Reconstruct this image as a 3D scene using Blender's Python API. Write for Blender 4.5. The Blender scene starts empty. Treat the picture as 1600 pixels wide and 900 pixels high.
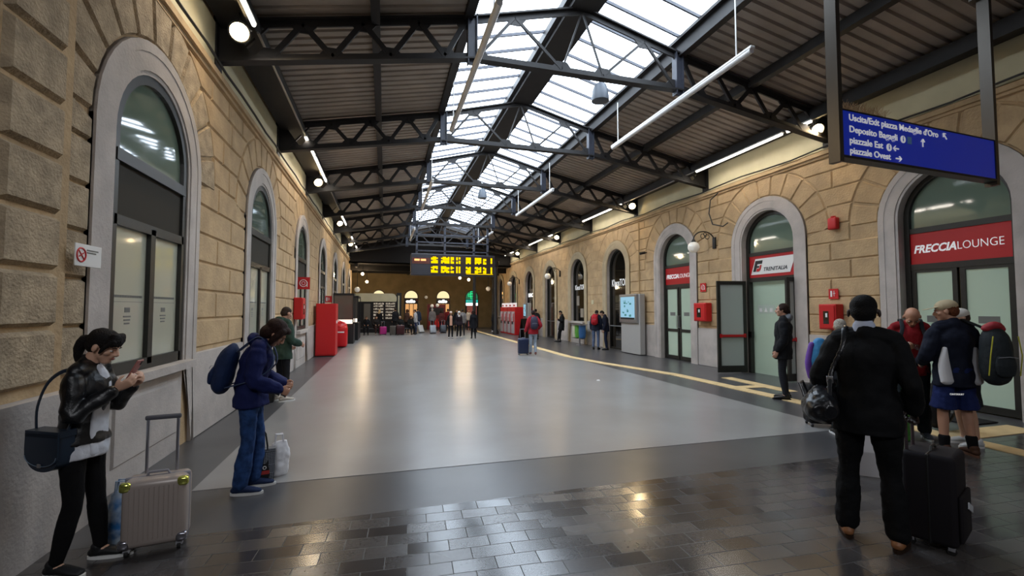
import bpy, bmesh, math, random
from mathutils import Vector, Matrix
random.seed(7)
PI = math.pi
scn = bpy.context.scene
COL = scn.collection
# ------------------------------------------------------------------ camera
CAMH = 1.75
cam_d = bpy.data.cameras.new('camera'); cam = bpy.data.objects.new('camera', cam_d); COL.objects.link(cam)
cam_d.sensor_width = 36.0; cam_d.lens = 36.0*705/1600
cam_d.clip_start = 0.05; cam_d.clip_end = 300
YAW = math.radians(15.75); PITCH = math.radians(2.6)
fwd = Vector((math.sin(YAW)*math.cos(PITCH), math.cos(YAW)*math.cos(PITCH), math.sin(PITCH)))
cam.location = (0, 0, CAMH); cam.rotation_euler = fwd.to_track_quat('-Z', 'Y').to_euler()
scn.camera = cam
# ------------------------------------------------------------------ world, exposure
scn.view_settings.view_transform = 'Standard'; scn.view_settings.look = 'None'
scn.view_settings.gamma = 1.0; scn.view_settings.use_curve_mapping = False
scn.view_settings.exposure = 0.0
w = bpy.data.worlds.new('overcast_sky'); scn.world = w; w.use_nodes = True
bg = w.node_tree.nodes['Background']; bg.inputs[0].default_value = (0.80, 0.90, 1.0, 1); bg.inputs[1].default_value = 9.5
scn.cycles.max_bounces = 6; scn.cycles.diffuse_bounces = 3; scn.cycles.glossy_bounces = 3
scn.cycles.transparent_max_bounces = 12; scn.cycles.use_denoising = True
scn.cycles.sample_clamp_indirect = 6.0
scn.cycles.caustics_reflective = False; scn.cycles.caustics_refractive = False
portal_d = bpy.data.lights.new('skylight_portal', 'AREA'); portal_d.shape = 'RECTANGLE'
portal_d.size = 4.1; portal_d.size_y = 27; portal_d.cycles.is_portal = True
portal = bpy.data.objects.new('skylight_portal', portal_d); COL.objects.link(portal)
portal.location = (3.53, 17.9, 7.9)
for _x, _y, _e in ((-.8, -2.2, 120), (4.8, -2.6, 55)):      # unseen fill lights added behind the camera to brighten the foreground figures
    _d = bpy.data.lights.new('added_fill_light', 'AREA'); _d.shape = 'RECTANGLE'; _d.size = 2.4; _d.size_y = .5; _d.energy = _e; _d.color = (.93, .95, 1)
    _o = bpy.data.objects.new('added_fill_light', _d); COL.objects.link(_o); _o.location = (_x, _y, 4.9); _o.rotation_euler = (math.radians(28), 0, 0)
# ------------------------------------------------------------------ helpers
class MB:
    def __init__(s): s.v = []; s.f = []; s.m = []; s.mi = 0
    def add(s, vs, fs):
        o = len(s.v); s.v += [tuple(p) for p in vs]
        for f in fs: s.f.append(tuple(i+o for i in f)); s.m.append(s.mi)
        return s
    def box(s, x0, x1, y0, y1, z0, z1, M=None):
        if x0 > x1: x0, x1 = x1, x0
        if y0 > y1: y0, y1 = y1, y0
        if z0 > z1: z0, z1 = z1, z0
        vs = [Vector((x, y, z)) for z in (z0, z1) for x, y in ((x0,y0),(x1,y0),(x1,y1),(x0,y1))]
        if M: vs = [M @ p for p in vs]
        return s.add(vs, [(0,3,2,1),(4,5,6,7),(0,1,5,4),(1,2,6,5),(2,3,7,6),(3,0,4,7)])
    def rbox(s, x0, x1, y0, y1, z0, z1, r=0.02, M=None, seg=3):
        """box with rounded vertical edges and chamfered top/bottom"""
        r = min(r, abs(x1-x0)/2.01, abs(y1-y0)/2.01, abs(z1-z0)/2.01)
        def ring(ins, z):
            pts = []
            rr = max(r-ins, 0.0005)
            for cx, cy, a0 in ((x1-r,y1-r,0),(x0+r,y1-r,90),(x0+r,y0+r,180),(x1-r,y0+r,270)):
                for k in range(seg+1):
                    a = math.radians(a0+90*k/seg); pts.append(Vector((cx+rr*math.cos(a), cy+rr*math.sin(a), z)))
            return pts
        rings = []
        for k in range(seg+1):
            a = PI/2*k/seg; rings.append(ring(r*(1-math.sin(a)), z0+r*(1-math.cos(a))))
        for k in range(seg+1):
            a = PI/2*(1-k/seg); rings.append(ring(r*(1-math.sin(a)), z1-r*(1-math.cos(a))))
        return s.loft(rings, M)
    def loft(s, rings, M=None, cap=True):
        n = len(rings[0]); vs = [p for r in rings for p in r]
        if M: vs = [M @ Vector(p) for p in vs]
        fs = []
        for i in range(len(rings)-1):
            for k in range(n):
                a = i*n+k; b = i*n+(k+1) % n
                fs.append((a, b, b+n, a+n))
        if cap: fs.append(tuple(range(n-1, -1, -1))); fs.append(tuple(range((len(rings)-1)*n, len(rings)*n)))
        return s.add(vs, fs)
    def prism(s, poly, fn, d0, d1, inset=0.0, caps=3):
        """poly in 2-D, fn(u,v,d)->point; extruded d0..d1, far end shrunk by inset"""
        n = len(poly)
        top = poly if not inset else shrink(poly, inset)
        vs = [fn(u, v, d0) for u, v in poly]+[fn(u, v, d1) for u, v in top]
        fs = [(k, (k+1) % n, (k+1) % n+n, k+n) for k in range(n)]
        if caps & 1: fs.append(tuple(range(n-1, -1, -1)))
        if caps & 2: fs.append(tuple(range(n, 2*n)))
        return s.add(vs, fs)
    def tube(s, pts, r, n=8, cap=True, closed=False):
        pts = [Vector(p) for p in pts]; m = len(pts)
        rs = r if isinstance(r, (list, tuple)) else [r]*m
        rings = []; ref = None
        for i, p in enumerate(pts):
            if closed: t = pts[(i+1) % m]-pts[i-1]
            else: t = pts[min(i+1, m-1)]-pts[max(i-1, 0)]
            t.normalize()
            if ref is None:
                ref = t.orthogonal().normalized()
            ref = (ref-t*ref.dot(t))
            if ref.length < 1e-6: ref = t.orthogonal()
            ref.normalize(); b = t.cross(ref)
            rings.append([p+(ref*math.cos(2*PI*k/n)+b*math.sin(2*PI*k/n))*rs[i] for k in range(n)])
        if closed: rings.append(rings[0]); return s.loft(rings, cap=False)
        return s.loft(rings, cap=cap)
    def bar(s, a, b, w, h, up=(0,0,1)):
        """rectangular bar from a to b, w across, h along up"""
        a = Vector(a); b = Vector(b); t = (b-a).normalized(); u = Vector(up)
        side = t.cross(u)
        if side.length < 1e-5: side = t.orthogonal()
        side.normalize(); u = side.cross(t).normalized()
        q = [side*w/2*i+u*h/2*j for i, j in ((-1,-1),(1,-1),(1,1),(-1,1))]
        return s.loft([[a+k for k in q], [b+k for k in q]])
    def ball(s, c, r, n=16, m=10, M=None):
        c = Vector(c); r = Vector(r) if isinstance(r, (tuple, list, Vector)) else Vector((r,r,r))
        vs = [Vector((0,0,-1))]; fs = []
        for i in range(1, m):
            a = -PI/2+PI*i/m
            for k in range(n): b = 2*PI*k/n; vs.append(Vector((math.cos(a)*math.cos(b), math.cos(a)*math.sin(b), math.sin(a))))
        vs.append(Vector((0,0,1)))
        for k in range(n): fs.append((0, 1+(k+1) % n, 1+k))
        for i in range(m-2):
            for k in range(n):
                a = 1+i*n+k; b = 1+i*n+(k+1) % n; fs.append((a, b, b+n, a+n))
        L = len(vs)-1
        for k in range(n): fs.append((L-n+k, L-n+(k+1) % n, L))
        out = []
        for p in vs:
            q = Vector((p.x*r.x, p.y*r.y, p.z*r.z))
            if M: q = M @ q
            out.append(q+c)
        return s.add(out, fs)
    def lathe(s, prof, n=20, M=None):
        rings = [[Vector((r*math.cos(2*PI*k/n), r*math.sin(2*PI*k/n), z)) for k in range(n)] for r, z in prof]
        return s.loft(rings, M)
    def mesh(s, name):
        me = bpy.data.meshes.new(name); me.from_pydata([tuple(p) for p in s.v], [], s.f); me.update()
        return me
    def build(s, name, mats, parent=None, smooth=False, fix=True):
        me = s.mesh(name)
        if not isinstance(mats, (list, tuple)): mats = [mats]
        for m in mats: me.materials.append(m)
        if len(mats) > 1: me.polygons.foreach_set('material_index', s.m)
        if fix:
            bm = bmesh.new(); bm.from_mesh(me); bmesh.ops.recalc_face_normals(bm, faces=bm.faces); bm.to_mesh(me); bm.free()
        if smooth:
            me.shade_smooth()
            if smooth != 2: me.set_sharp_from_angle(angle=math.radians(38))
        o = bpy.data.objects.new(name, me); COL.objects.link(o)
        if parent: o.parent = parent
        return o
def shrink(poly, d):
    n = len(poly); out = []
    ar = sum(poly[i][0]*poly[(i+1) % n][1]-poly[(i+1) % n][0]*poly[i][1] for i in range(n))
    sg = 1 if ar > 0 else -1
    for i in range(n):
        p0 = Vector(poly[i-1]); p = Vector(poly[i]); p1 = Vector(poly[(i+1) % n])
        e0 = (p-p0); e1 = (p1-p)
        if e0.length < 1e-6: e0 = e1.copy()
        if e1.length < 1e-6: e1 = e0.copy()
        e0.normalize(); e1.normalize()
        n0 = Vector((-e0.y, e0.x))*sg; n1 = Vector((-e1.y, e1.x))*sg
        k = 1+n0.dot(n1)
        q = p+(n0+n1)*(d/max(k, .35)); out.append((q.x, q.y))
    return out
def tag(o, label=None, cat=None, group=None, kind=None):
    if label: o['label'] = label
    if cat: o['category'] = cat
    if group: o['group'] = group
    if kind: o['kind'] = kind
    return o
def empty(name, loc=(0,0,0), rz=0.0, label=None, cat=None, group=None, kind=None):
    o = bpy.data.objects.new(name, None); COL.objects.link(o); o.empty_display_size = .1
    o.location = loc; o.rotation_euler = (0, 0, rz)
    return tag(o, label, cat, group, kind)
def children(o): return [c for c in bpy.data.objects if c.parent == o]
def copy_tree(o, parent=None):
    c = o.copy(); COL.objects.link(c)
    if parent: c.parent = parent
    for ch in children(o): copy_tree(ch, c)
    return c
def Mloc(x=0, y=0, z=0, rz=0, rx=0, ry=0):
    return Matrix.Translation((x, y, z)) @ Matrix.Rotation(rz, 4, 'Z') @ Matrix.Rotation(ry, 4, 'Y') @ Matrix.Rotation(rx, 4, 'X')
# ------------------------------------------------------------------ materials
def srgb(h):
    if isinstance(h, str):
        c = [int(h[i:i+2], 16)/255 for i in (0, 2, 4)]
        return tuple(((x+.055)/1.055)**2.4 if x > .04045 else x/12.92 for x in c)
    return h
def mat(name, col, rough=.6, metal=0, noise=0, scale=8, bump=0, bscale=40, emit=None, estr=0, coat=0, alpha=None, col2=None, spec=None, detail=4, coords='Object'):
    m = bpy.data.materials.new(name); m.use_nodes = True; nt = m.node_tree; b = nt.nodes['Principled BSDF']
    c = srgb(col); b.inputs['Base Color'].default_value = (*c, 1); b.inputs['Roughness'].default_value = rough
    b.inputs['Metallic'].default_value = metal
    if spec is not None: b.inputs['Specular IOR Level'].default_value = spec
    if coat: b.inputs['Coat Weight'].default_value = coat; b.inputs['Coat Roughness'].default_value = .05
    if emit: b.inputs['Emission Color'].default_value = (*srgb(emit), 1); b.inputs['Emission Strength'].default_value = estr
    if noise or bump or col2:
        tc = nt.nodes.new('ShaderNodeTexCoord')
        n = nt.nodes.new('ShaderNodeTexNoise'); n.inputs['Scale'].default_value = scale; n.inputs['Detail'].default_value = detail
        nt.links.new(tc.outputs[coords], n.inputs['Vector'])
        r = nt.nodes.new('ShaderNodeValToRGB'); nt.links.new(n.outputs['Fac'], r.inputs[0])
        lo = tuple(x*(1-noise) for x in c); hi = tuple(min(1, x*(1+noise)) for x in c)
        if col2: lo = srgb(col2); hi = c
        r.color_ramp.elements[0].position = .35; r.color_ramp.elements[1].position = .65
        r.color_ramp.elements[0].color = (*lo, 1); r.color_ramp.elements[1].color = (*hi, 1)
        nt.links.new(r.outputs[0], b.inputs['Base Color'])
        if bump:
            n2 = nt.nodes.new('ShaderNodeTexNoise'); n2.inputs['Scale'].default_value = bscale; n2.inputs['Detail'].default_value = 3
            nt.links.new(tc.outputs[coords], n2.inputs['Vector'])
            bp = nt.nodes.new('ShaderNodeBump'); bp.inputs['Strength'].default_value = min(bump, 1); bp.inputs['Distance'].default_value = .02
            nt.links.new(n2.outputs['Fac'], bp.inputs['Height']); nt.links.new(bp.outputs[0], b.inputs['Normal'])
    return m
def emis(name, col, s):
    m = bpy.data.materials.new(name); m.use_nodes = True; nt = m.node_tree; nt.nodes.clear()
    o = nt.nodes.new('ShaderNodeOutputMaterial'); e = nt.nodes.new('ShaderNodeEmission')
    e.inputs[0].default_value = (*srgb(col), 1); e.inputs[1].default_value = s; nt.links.new(e.outputs[0], o.inputs[0]); return m
STONE = mat('tan_rusticated_stone', 'b79b75', .85, noise=.13, scale=3, bump=.5, bscale=25)
STONE_ROUGH = mat('rough_hewn_stone', 'a8957a', .9, noise=.22, scale=7, bump=.8, bscale=45)
PLASTER = mat('tan_plaster', 'bca27a', .85, noise=.1, scale=1.2, bump=.2, bscale=30)
GREYST = mat('pale_lilac_stone', 'b4aba4', .7, noise=.12, scale=2.5, bump=.25, bscale=30)
CREAM = mat('cream_painted_board', 'c9bf9c', .7, noise=.06, scale=2)
STEEL = mat('dark_brown_painted_steel', '1b1716', .6, noise=.25, scale=5)
STEEL_GREY = mat('grey_painted_steel', '383a44', .5, noise=.2, scale=4)
SHEET = mat('corrugated_roof_sheet', 'a4978a', .6, noise=.12, scale=1.5)
BLACK = mat('black_painted_metal', '141414', .45)
DKFRAME = mat('dark_bronze_door_frame', '24231f', .4, noise=.1)
RED = mat('signal_red_paint', 'c01418', .45)
REDSIGN = mat('red_sign_panel', 'a0141a', .4, emit='b0141c', estr=.1)
WHITE = mat('white_paint', 'e6e4e0', .5)
CHROME = mat('brushed_steel', 'b4b4b8', .3, metal=.9)
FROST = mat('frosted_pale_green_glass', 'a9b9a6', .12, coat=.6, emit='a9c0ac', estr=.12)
FROSTL = mat('frosted_cream_glass', 'b9b9a6', .15, coat=.5)
LUNETTE = mat('reflective_greenish_glass', '6f7f70', .04, coat=1, spec=.9)
DARKGL = mat('dark_shop_glass', '15130f', .05, coat=1)
DKPANEL = mat('dark_olive_metal_panel', '38342c', .75, spec=.2)
TXT_W = mat('white_lettering', 'f2f2f2', .5, emit='ffffff', estr=.25)
TXT_G = mat('grey_lettering', '6b6b66', .6)
GLOBE = mat('white_globe_glass', 'e9e4da', .3, emit='fff4e0', estr=.12)
RUBBER = mat('black_rubber', '0e0e0e', .7)
def glass_mat(name, col, a):
    m = bpy.data.materials.new(name); m.use_nodes = True; nt = m.node_tree; nt.nodes.clear()
    o = nt.nodes.new('ShaderNodeOutputMaterial'); mx = nt.nodes.new('ShaderNodeMixShader'); t = nt.nodes.new('ShaderNodeBsdfTransparent')
    g = nt.nodes.new('ShaderNodeBsdfGlossy'); g.inputs['Roughness'].default_value = .08
    t.inputs[0].default_value = (*col, 1); mx.inputs[0].default_value = a
    nt.links.new(t.outputs[0], mx.inputs[1]); nt.links.new(g.outputs[0], mx.inputs[2]); nt.links.new(mx.outputs[0], o.inputs[0]); return m
SKYGLASS = glass_mat('skylight_glass', (.93, .96, 1), .06)
CLEAR = glass_mat('clear_greenish_glass', (.8, .9, .82), .12)
# text as flat extruded mesh, lying in the plane given by matrix M (x right, y up)
def text(name, body, size, m, M, parent=None, ext=.002, shear=0, align='LEFT', space=1.0, bold=0.0, sx=1.0, fit=None):
    cu = bpy.data.curves.new(name, 'FONT'); cu.body = body; cu.size = size; cu.extrude = ext; cu.shear = shear
    cu.align_x = align; cu.space_character = space; cu.offset = bold; cu.resolution_u = 3
    tmp = bpy.data.objects.new('t', cu); COL.objects.link(tmp)
    dg = bpy.context.evaluated_depsgraph_get(); me = bpy.data.meshes.new_from_object(tmp.evaluated_get(dg))
    bpy.data.objects.remove(tmp); bpy.data.curves.remove(cu)
    if fit: xs = [v.co.x for v in me.vertices]; sx = fit/(max(xs)-min(xs))
    me.transform(M @ Matrix.Diagonal((sx, 1, 1, 1))); me.materials.clear(); me.materials.append(m); me.name = name
    o = bpy.data.objects.new(name, me); COL.objects.link(o)
    if parent: o.parent = parent
    return o
def plane_M(origin, xdir, ydir):
    x = Vector(xdir).normalized(); y = Vector(ydir).normalized(); z = x.cross(y)
    M = Matrix.Identity(4)
    for i in range(3): M[i][0] = x[i]; M[i][1] = y[i]; M[i][2] = z[i]; M[i][3] = origin[i]
    return M
# ================================================================== SETTING
XL, XR = -2.5, 9.5
HW, ZS = .82, 3.47           # half width of an opening and its springing height
YB, YLE, YRE, YE = -6.0, 37.2, 39.4, 41.2
YEDGE = 5.07                 # where the pale floor begins
def stone_floor_mat(name, c1, c2, rough, scale=1.2, rvar=.1):
    m = mat(name, c1, rough, col2=c2, scale=scale, detail=5)
    return m
def paver_mat():
    m = bpy.data.materials.new('dark_polished_pavers'); m.use_nodes = True; nt = m.node_tree; b = nt.nodes['Principled BSDF']; lk = nt.links.new
    def N(t, **k):
        n = nt.nodes.new('ShaderNode'+t)
        for a, v in k.items(): setattr(n, a, v)
        return n
    def math_(op, a, b_=None, c=None):
        n = N('Math', operation=op)
        for i, q in enumerate((a, b_, c)):
            if q is None: continue
            if isinstance(q, (int, float)): n.inputs[i].default_value = q
            else: lk(q, n.inputs[i])
        return n.outputs[0]
    tc = N('TexCoord'); mp = N('Mapping'); mp.inputs['Rotation'].default_value = (0, 0, math.radians(3)); lk(tc.outputs['Object'], mp.inputs[0])
    sp = N('SeparateXYZ'); lk(mp.outputs[0], sp.inputs[0]); BW, BH = .30, .155
    wob = N('TexNoise'); wob.inputs['Scale'].default_value = .8; lk(tc.outputs['Object'], wob.inputs['Vector'])
    yy = math_('DIVIDE', math_('ADD', sp.outputs[1], math_('MULTIPLY', wob.outputs['Fac'], .08)), BH); row = math_('FLOOR', yy)
    xx = math_('ADD', math_('DIVIDE', sp.outputs[0], BW), math_('MULTIPLY', math_('FLOORED_MODULO', row, 2.0), .5)); colx = math_('FLOOR', xx)
    cb = N('CombineXYZ'); lk(colx, cb.inputs[0]); lk(row, cb.inputs[1])
    wn = N('TexWhiteNoise'); lk(cb.outputs[0], wn.inputs['Vector'])
    fx = math_('FRACT', xx); fy = math_('FRACT', yy)
    ex = math_('MULTIPLY', math_('MINIMUM', fx, math_('SUBTRACT', 1.0, fx)), BW); ey = math_('MULTIPLY', math_('MINIMUM', fy, math_('SUBTRACT', 1.0, fy)), BH)
    ed = math_('MINIMUM', ex, ey); jn = N('MapRange'); lk(ed, jn.inputs['Value']); jn.inputs['From Min'].default_value = .0015; jn.inputs['From Max'].default_value = .0035
    n = N('TexNoise'); n.inputs['Scale'].default_value = .9; n.inputs['Detail'].default_value = 2; lk(tc.outputs['Object'], n.inputs['Vector'])
    fine = N('TexNoise'); fine.inputs['Scale'].default_value = 40; fine.inputs['Detail'].default_value = 3; lk(tc.outputs['Object'], fine.inputs['Vector'])
    v = math_('ADD', math_('MULTIPLY', wn.outputs['Value'], .2), math_('ADD', math_('MULTIPLY', n.outputs['Fac'], .9), math_('MULTIPLY', fine.outputs['Fac'], .25)))
    r = N('ValToRGB'); r.color_ramp.elements[0].position = .45; r.color_ramp.elements[1].position = 1.05
    r.color_ramp.elements[0].color = (*srgb('2b2829'), 1); r.color_ramp.elements[1].color = (*srgb('575351'), 1); lk(v, r.inputs[0])
    mx = N('Mix', data_type='RGBA'); lk(jn.outputs[0], mx.inputs[0]); mx.inputs[6].default_value = (.012, .012, .013, 1); lk(r.outputs[0], mx.inputs[7]); lk(mx.outputs[2], b.inputs['Base Color'])
    rr = math_('ADD', math_('ADD', math_('MULTIPLY', n.outputs['Fac'], .22), math_('MULTIPLY', wn.outputs['Value'], .1)), math_('MULTIPLY_ADD', jn.outputs[0], -.55, .6)); lk(rr, b.inputs['Roughness'])
    b.inputs['Specular IOR Level'].default_value = .75
    geo = N('NewGeometry'); vm = N('VectorMath', operation='SUBTRACT'); lk(wn.outputs['Color'], vm.inputs[0]); vm.inputs[1].default_value = (.5, .5, .5)
    vs = N('VectorMath', operation='MULTIPLY'); lk(vm.outputs[0], vs.inputs[0]); vs.inputs[1].default_value = (.026, .026, 0)
    va = N('VectorMath', operation='ADD'); lk(geo.outputs['Normal'], va.inputs[0]); lk(vs.outputs[0], va.inputs[1]); vn = N('VectorMath', operation='NORMALIZE'); lk(va.outputs[0], vn.inputs[0])
    bp = N('Bump'); bp.inputs['Strength'].default_value = .25; bp.inputs['Distance'].default_value = .002; lk(jn.outputs[0], bp.inputs['Height']); lk(vn.outputs[0], bp.inputs['Normal']); lk(bp.outputs[0], b.inputs['Normal'])
    return m
FLOOR_D = stone_floor_mat('dark_grey_resin_floor', '504f50', '454446', .3)
FLOOR_L = stone_floor_mat('pale_grey_terrazzo', '8d8c8b', '827f7d', .28, scale=.8)
TACT = mat('cream_tactile_paving', 'd8bd8c', .6, noise=.1, scale=4, bump=.3, bscale=60)
PAVER = paver_mat()
fl = tag(MB().box(-9, 16, YB, YE+.3, -.3, 0).build('floor', FLOOR_D), kind='structure')
g = MB()
g.box(-1.76, 6.45, YEDGE, 36.5, 0, .004)
o = g.build('pale_terrazzo', FLOOR_L, fl)
g = MB(); g.add([(XL, YB, 0), (16, YB, 0), (16, 4.2, 0), (7, 4.16, 0), (2.2, 4.13, 0), (-.6, 4.1, 0), (XL, 4.1, 0)], [tuple(range(7))])
g.v = [(x, y, z+.003) for x, y, z in g.v]; g.build('paver_field', PAVER, fl)
# tactile guide path: a polyline ribbon
def ribbon(mb, pts, wd, z0=0, z1=.012):
    for a, b in zip(pts, pts[1:]):
        mb.bar((a[0], a[1], (z0+z1)/2), (b[0], b[1], (z0+z1)/2), wd, z1-z0)
g = MB()
ribbon(g, [(7.4, -2), (7.48, 7.3), (7.42, 10.4), (6.75, 13.2), (6.45, 15.2), (6.6, 22), (6.95, 38)], .3)
ribbon(g, [(7.5, 8.35), (8.15, 8.32)], .28, z1=.0095); ribbon(g, [(8.25, 7.6), (8.35, 9.6)], .3, z1=.009)
ribbon(g, [(7.5, 4.4), (9.0, 4.4)], .36, z1=.009)
g.build('tactile_path', TACT, fl)
# ------------------------------------------------------------------ side walls
def wall(side, X, centers, kinds, y0, y1, boss_to, joints):
    sg = 1 if X < 0 else -1
    P = lambda u, z, d: (X+sg*d, u, z)
    mb = MB(); ZT = 6.3
    edges = [y0]
    for c in centers: edges += [c-HW, c+HW]
    edges.append(y1)
    F = lambda poly: mb.add([P(u, z, 0) for u, z in poly], [tuple(range(len(poly)))])
    for i in range(0, len(edges), 2): F([(edges[i], 0), (edges[i+1], 0), (edges[i+1], ZT), (edges[i], ZT)])
    N = 20
    for c, k in zip(centers, kinds):
        zb = 1.05 if k == 'w' else 0
        if zb: F([(c-HW, 0), (c+HW, 0), (c+HW, zb), (c-HW, zb)])
        arc = [(c+HW*math.cos(PI-PI*j/N), ZS+HW*math.sin(PI-PI*j/N)) for j in range(N+1)]
        for a, b in zip(arc, arc[1:]): F([a, b, (b[0], ZT), (a[0], ZT)])
        path = [(c-HW, zb)]+arc+[(c+HW, zb)]
        mb.mi = 1
        for a, b in zip(path, path[1:]): mb.add([P(*a, 0), P(*b, 0), P(*b, -.3), P(*a, -.3)], [(0,1,2,3)])
        if zb: mb.add([P(c-HW, zb, 0), P(c+HW, zb, 0), P(c+HW, zb, -.3), P(c-HW, zb, -.3)], [(0,1,2,3)])
        if side == 'right' and c > 15: mb.mi = 5
        # moulded surround: three stepped rings
        for r0, r1, d in ((HW, HW+.35, .035), (HW+.05, HW+.29, .05), (HW+.24, HW+.35, .058)):
            A = [(c-r1, 0)]+[(c+r1*math.cos(PI-PI*j/N), ZS+r1*math.sin(PI-PI*j/N)) for j in range(N+1)]+[(c+r1, 0)]
            zz = zb if zb else 0
            B = [(c-r0, zz)]+[(c+r0*math.cos(PI-PI*j/N), ZS+r0*math.sin(PI-PI*j/N)) for j in range(N+1)]+[(c+r0, zz)]
            for j in range(len(A)-1):
                mb.add([P(*A[j], d), P(*A[j+1], d), P(*B[j+1], d), P(*B[j], d), P(*A[j], 0), P(*A[j+1], 0), P(*B[j+1], 0), P(*B[j], 0)], [(0,1,2,3),(0,1,5,4),(3,2,6,7)])
        if k == 'w':   # sill and recessed apron
            mb.mi = 1
            mb.prism([(c-HW-.1, 1.0), (c+HW+.1, 1.0), (c+HW+.1, 1.1), (c-HW-.1, 1.1)], P, -.2, .16, .006)
            mb.prism([(c-HW, .0), (c+HW, .0), (c+HW, 1.0), (c-HW, 1.0)], P, 0, .03)
            mb.prism([(c-HW+.12, .22), (c+HW-.12, .22), (c+HW-.12, .86), (c-HW+.12, .86)], P, .03, .05, .02)
        mb.mi = 0
    # stone base between openings
    mb.mi = 1
    rt = HW+.36
    segs = []; prev = y0
    for c in centers: segs.append((prev, c-rt)); prev = c+rt
    segs.append((prev, y1))
    for a, b in segs: mb.prism([(a, 0), (b, 0), (b, 1.15), (a, 1.15)], P, 0, .045, .01)
    # cornice mouldings and cream board above
    mb.mi = 0
    mb.prism([(y0, 5.18), (y1, 5.18), (y1, 5.3), (y0, 5.3)], P, 0, .09, .015)
    mb.prism([(y0, 5.12), (y1, 5.12), (y1, 5.2), (y0, 5.2)], P, 0, .05, .015)
    mb.mi = 3
    mb.prism([(y0, 5.32), (y1, 5.32), (y1, 6.0), (y0, 6.0)], P, 0, .03)
    # rusticated blocks
    R1 = HW+.37; R2 = 1.74; nv = 11; H = .4
    for ci, c in enumerate(centers):
        dep = .012 if c-2 > boss_to else (.042 if side == 'left' and ci < 1 else .028)
        mb.mi = 4 if (side == 'left' and ci < 1) else 0
        if c-2 <= boss_to+8:
            for j in range(nv):
                a0 = PI*j/nv+.012; a1 = PI*(j+1)/nv-.012
                poly = [(c+R1*math.cos(a), ZS+R1*math.sin(a)) for a in (a0, (a0+a1)/2, a1)]+[(c+R2*math.cos(a), ZS+R2*math.sin(a)) for a in (a1, (a0+a1)/2, a0)]
                mb.prism(poly, P, 0, dep, .022, 2)
    for i, (a, b) in enumerate(zip([y0]+centers, centers+[y1])):
        dep = .012 if a-1 > boss_to else (.042 if side == 'left' and i < 1 else .028)
        if a > boss_to+6: dep = .006
        la = a+rt if i else a; rb = b-rt if i < len(centers) else b
        mb.mi = 4 if (side == 'left' and i < 1) else 0
        r = 0; z = 1.2
        while z < 5.05:
            z0, z1 = z+.007, min(z+H-.007, 5.1)
            def ext(zz, cen, sgn):
                if zz <= ZS: return cen+sgn*rt
                R = R2+.03; t = R*R-(zz-ZS)**2
                return cen+sgn*max(math.sqrt(max(t, 0)), 0)
            L = [(ext(zz, a, 1) if i else a, zz) for zz in (z0, (z0+z1)/2, z1)]
            Rr = [(ext(zz, b, -1) if i < len(centers) else b, zz) for zz in (z0, (z0+z1)/2, z1)]
            w0 = L[0][0]; w1 = Rr[0][0]
            span = w1-w0
            if min(Rr[k][0]-L[k][0] for k in range(3)) > .12:
                if span < .9: cuts = []
                elif span < 2.2: cuts = [w0+span*(.36 if r % 2 else .64)]
                else:
                    nn = int(span/.95)+1; st = span/nn; cuts = [w0+st*(k+(.55 if r % 2 else .05)) for k in range(0, nn)]; cuts = [q for q in cuts if w0+.25 < q < w1-.25]
                xs = [None]+cuts+[None]
                for k in range(len(xs)-1):
                    lo = L if xs[k] is None else [(xs[k]+.006, zz) for zz in (z0, (z0+z1)/2, z1)]
                    hi = Rr if xs[k+1] is None else [(xs[k+1]-.006, zz) for zz in (z0, (z0+z1)/2, z1)]
                    if min(hi[q][0]-lo[q][0] for q in range(3)) < .08: continue
                    mb.prism(lo+hi[::-1], P, 0, dep, .022 if dep > .02 else .006, 2)
            z += H; r += 1
    # back of the wall so it has real thickness
    mb.mi = 0
    mb.add([P(y0, 0, -.45), P(y1, 0, -.45), P(y1, ZT, -.45), P(y0, ZT, -.45), P(y0, 0, 0), P(y1, 0, 0), P(y1, ZT, 0), P(y0, ZT, 0)], [(0,1,2,3), (0,4,7,3), (1,5,6,2), (3,7,6,2)])
    return tag(mb.build('wall_'+side, [STONE, GREYST, PLASTER, CREAM, STONE_ROUGH, mat('tan_grey_moulding', 'b3a284', .75, noise=.08, scale=3)], fix=False), kind='structure')
CL = [5.88, 10.4, 15.2, 20.0, 24.8, 29.6, 34.4]
CR = [5.45, 9.4, 13.25, 17.3, 21.3, 25.3, 29.3, 33.3, 37.2]
KR = ['d', 'd', 'd', 'd', 'w', 'd', 'd', 'w', 'w']
wall('left', XL, CL, ['w']*7, 3.6, YLE, 12, 0)
wall('right', XR, CR, KR, YB, YRE, 12.5, 0)
# pilaster strip at the near end of the left wall
g = MB(); g.box(XL-.01, XL+.1, 3.6, 4.32, 0, 5.9)
PL = lambda u, z, d: (XL+.1+d, u, z)
g.mi = 1
for k in range(11): g.prism([(3.62, 1.2+.42*k), (4.18, 1.2+.42*k), (4.18, 1.2+.42*k+.39), (3.62, 1.2+.42*k+.39)], PL, 0, .05, .03, 2)
g.mi = 2; g.box(XL, XL+.2, 3.58, 4.6, 0, 1.12)
g.build('pilaster', [STONE, STONE_ROUGH, GREYST], bpy.data.objects['wall_left'])
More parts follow.
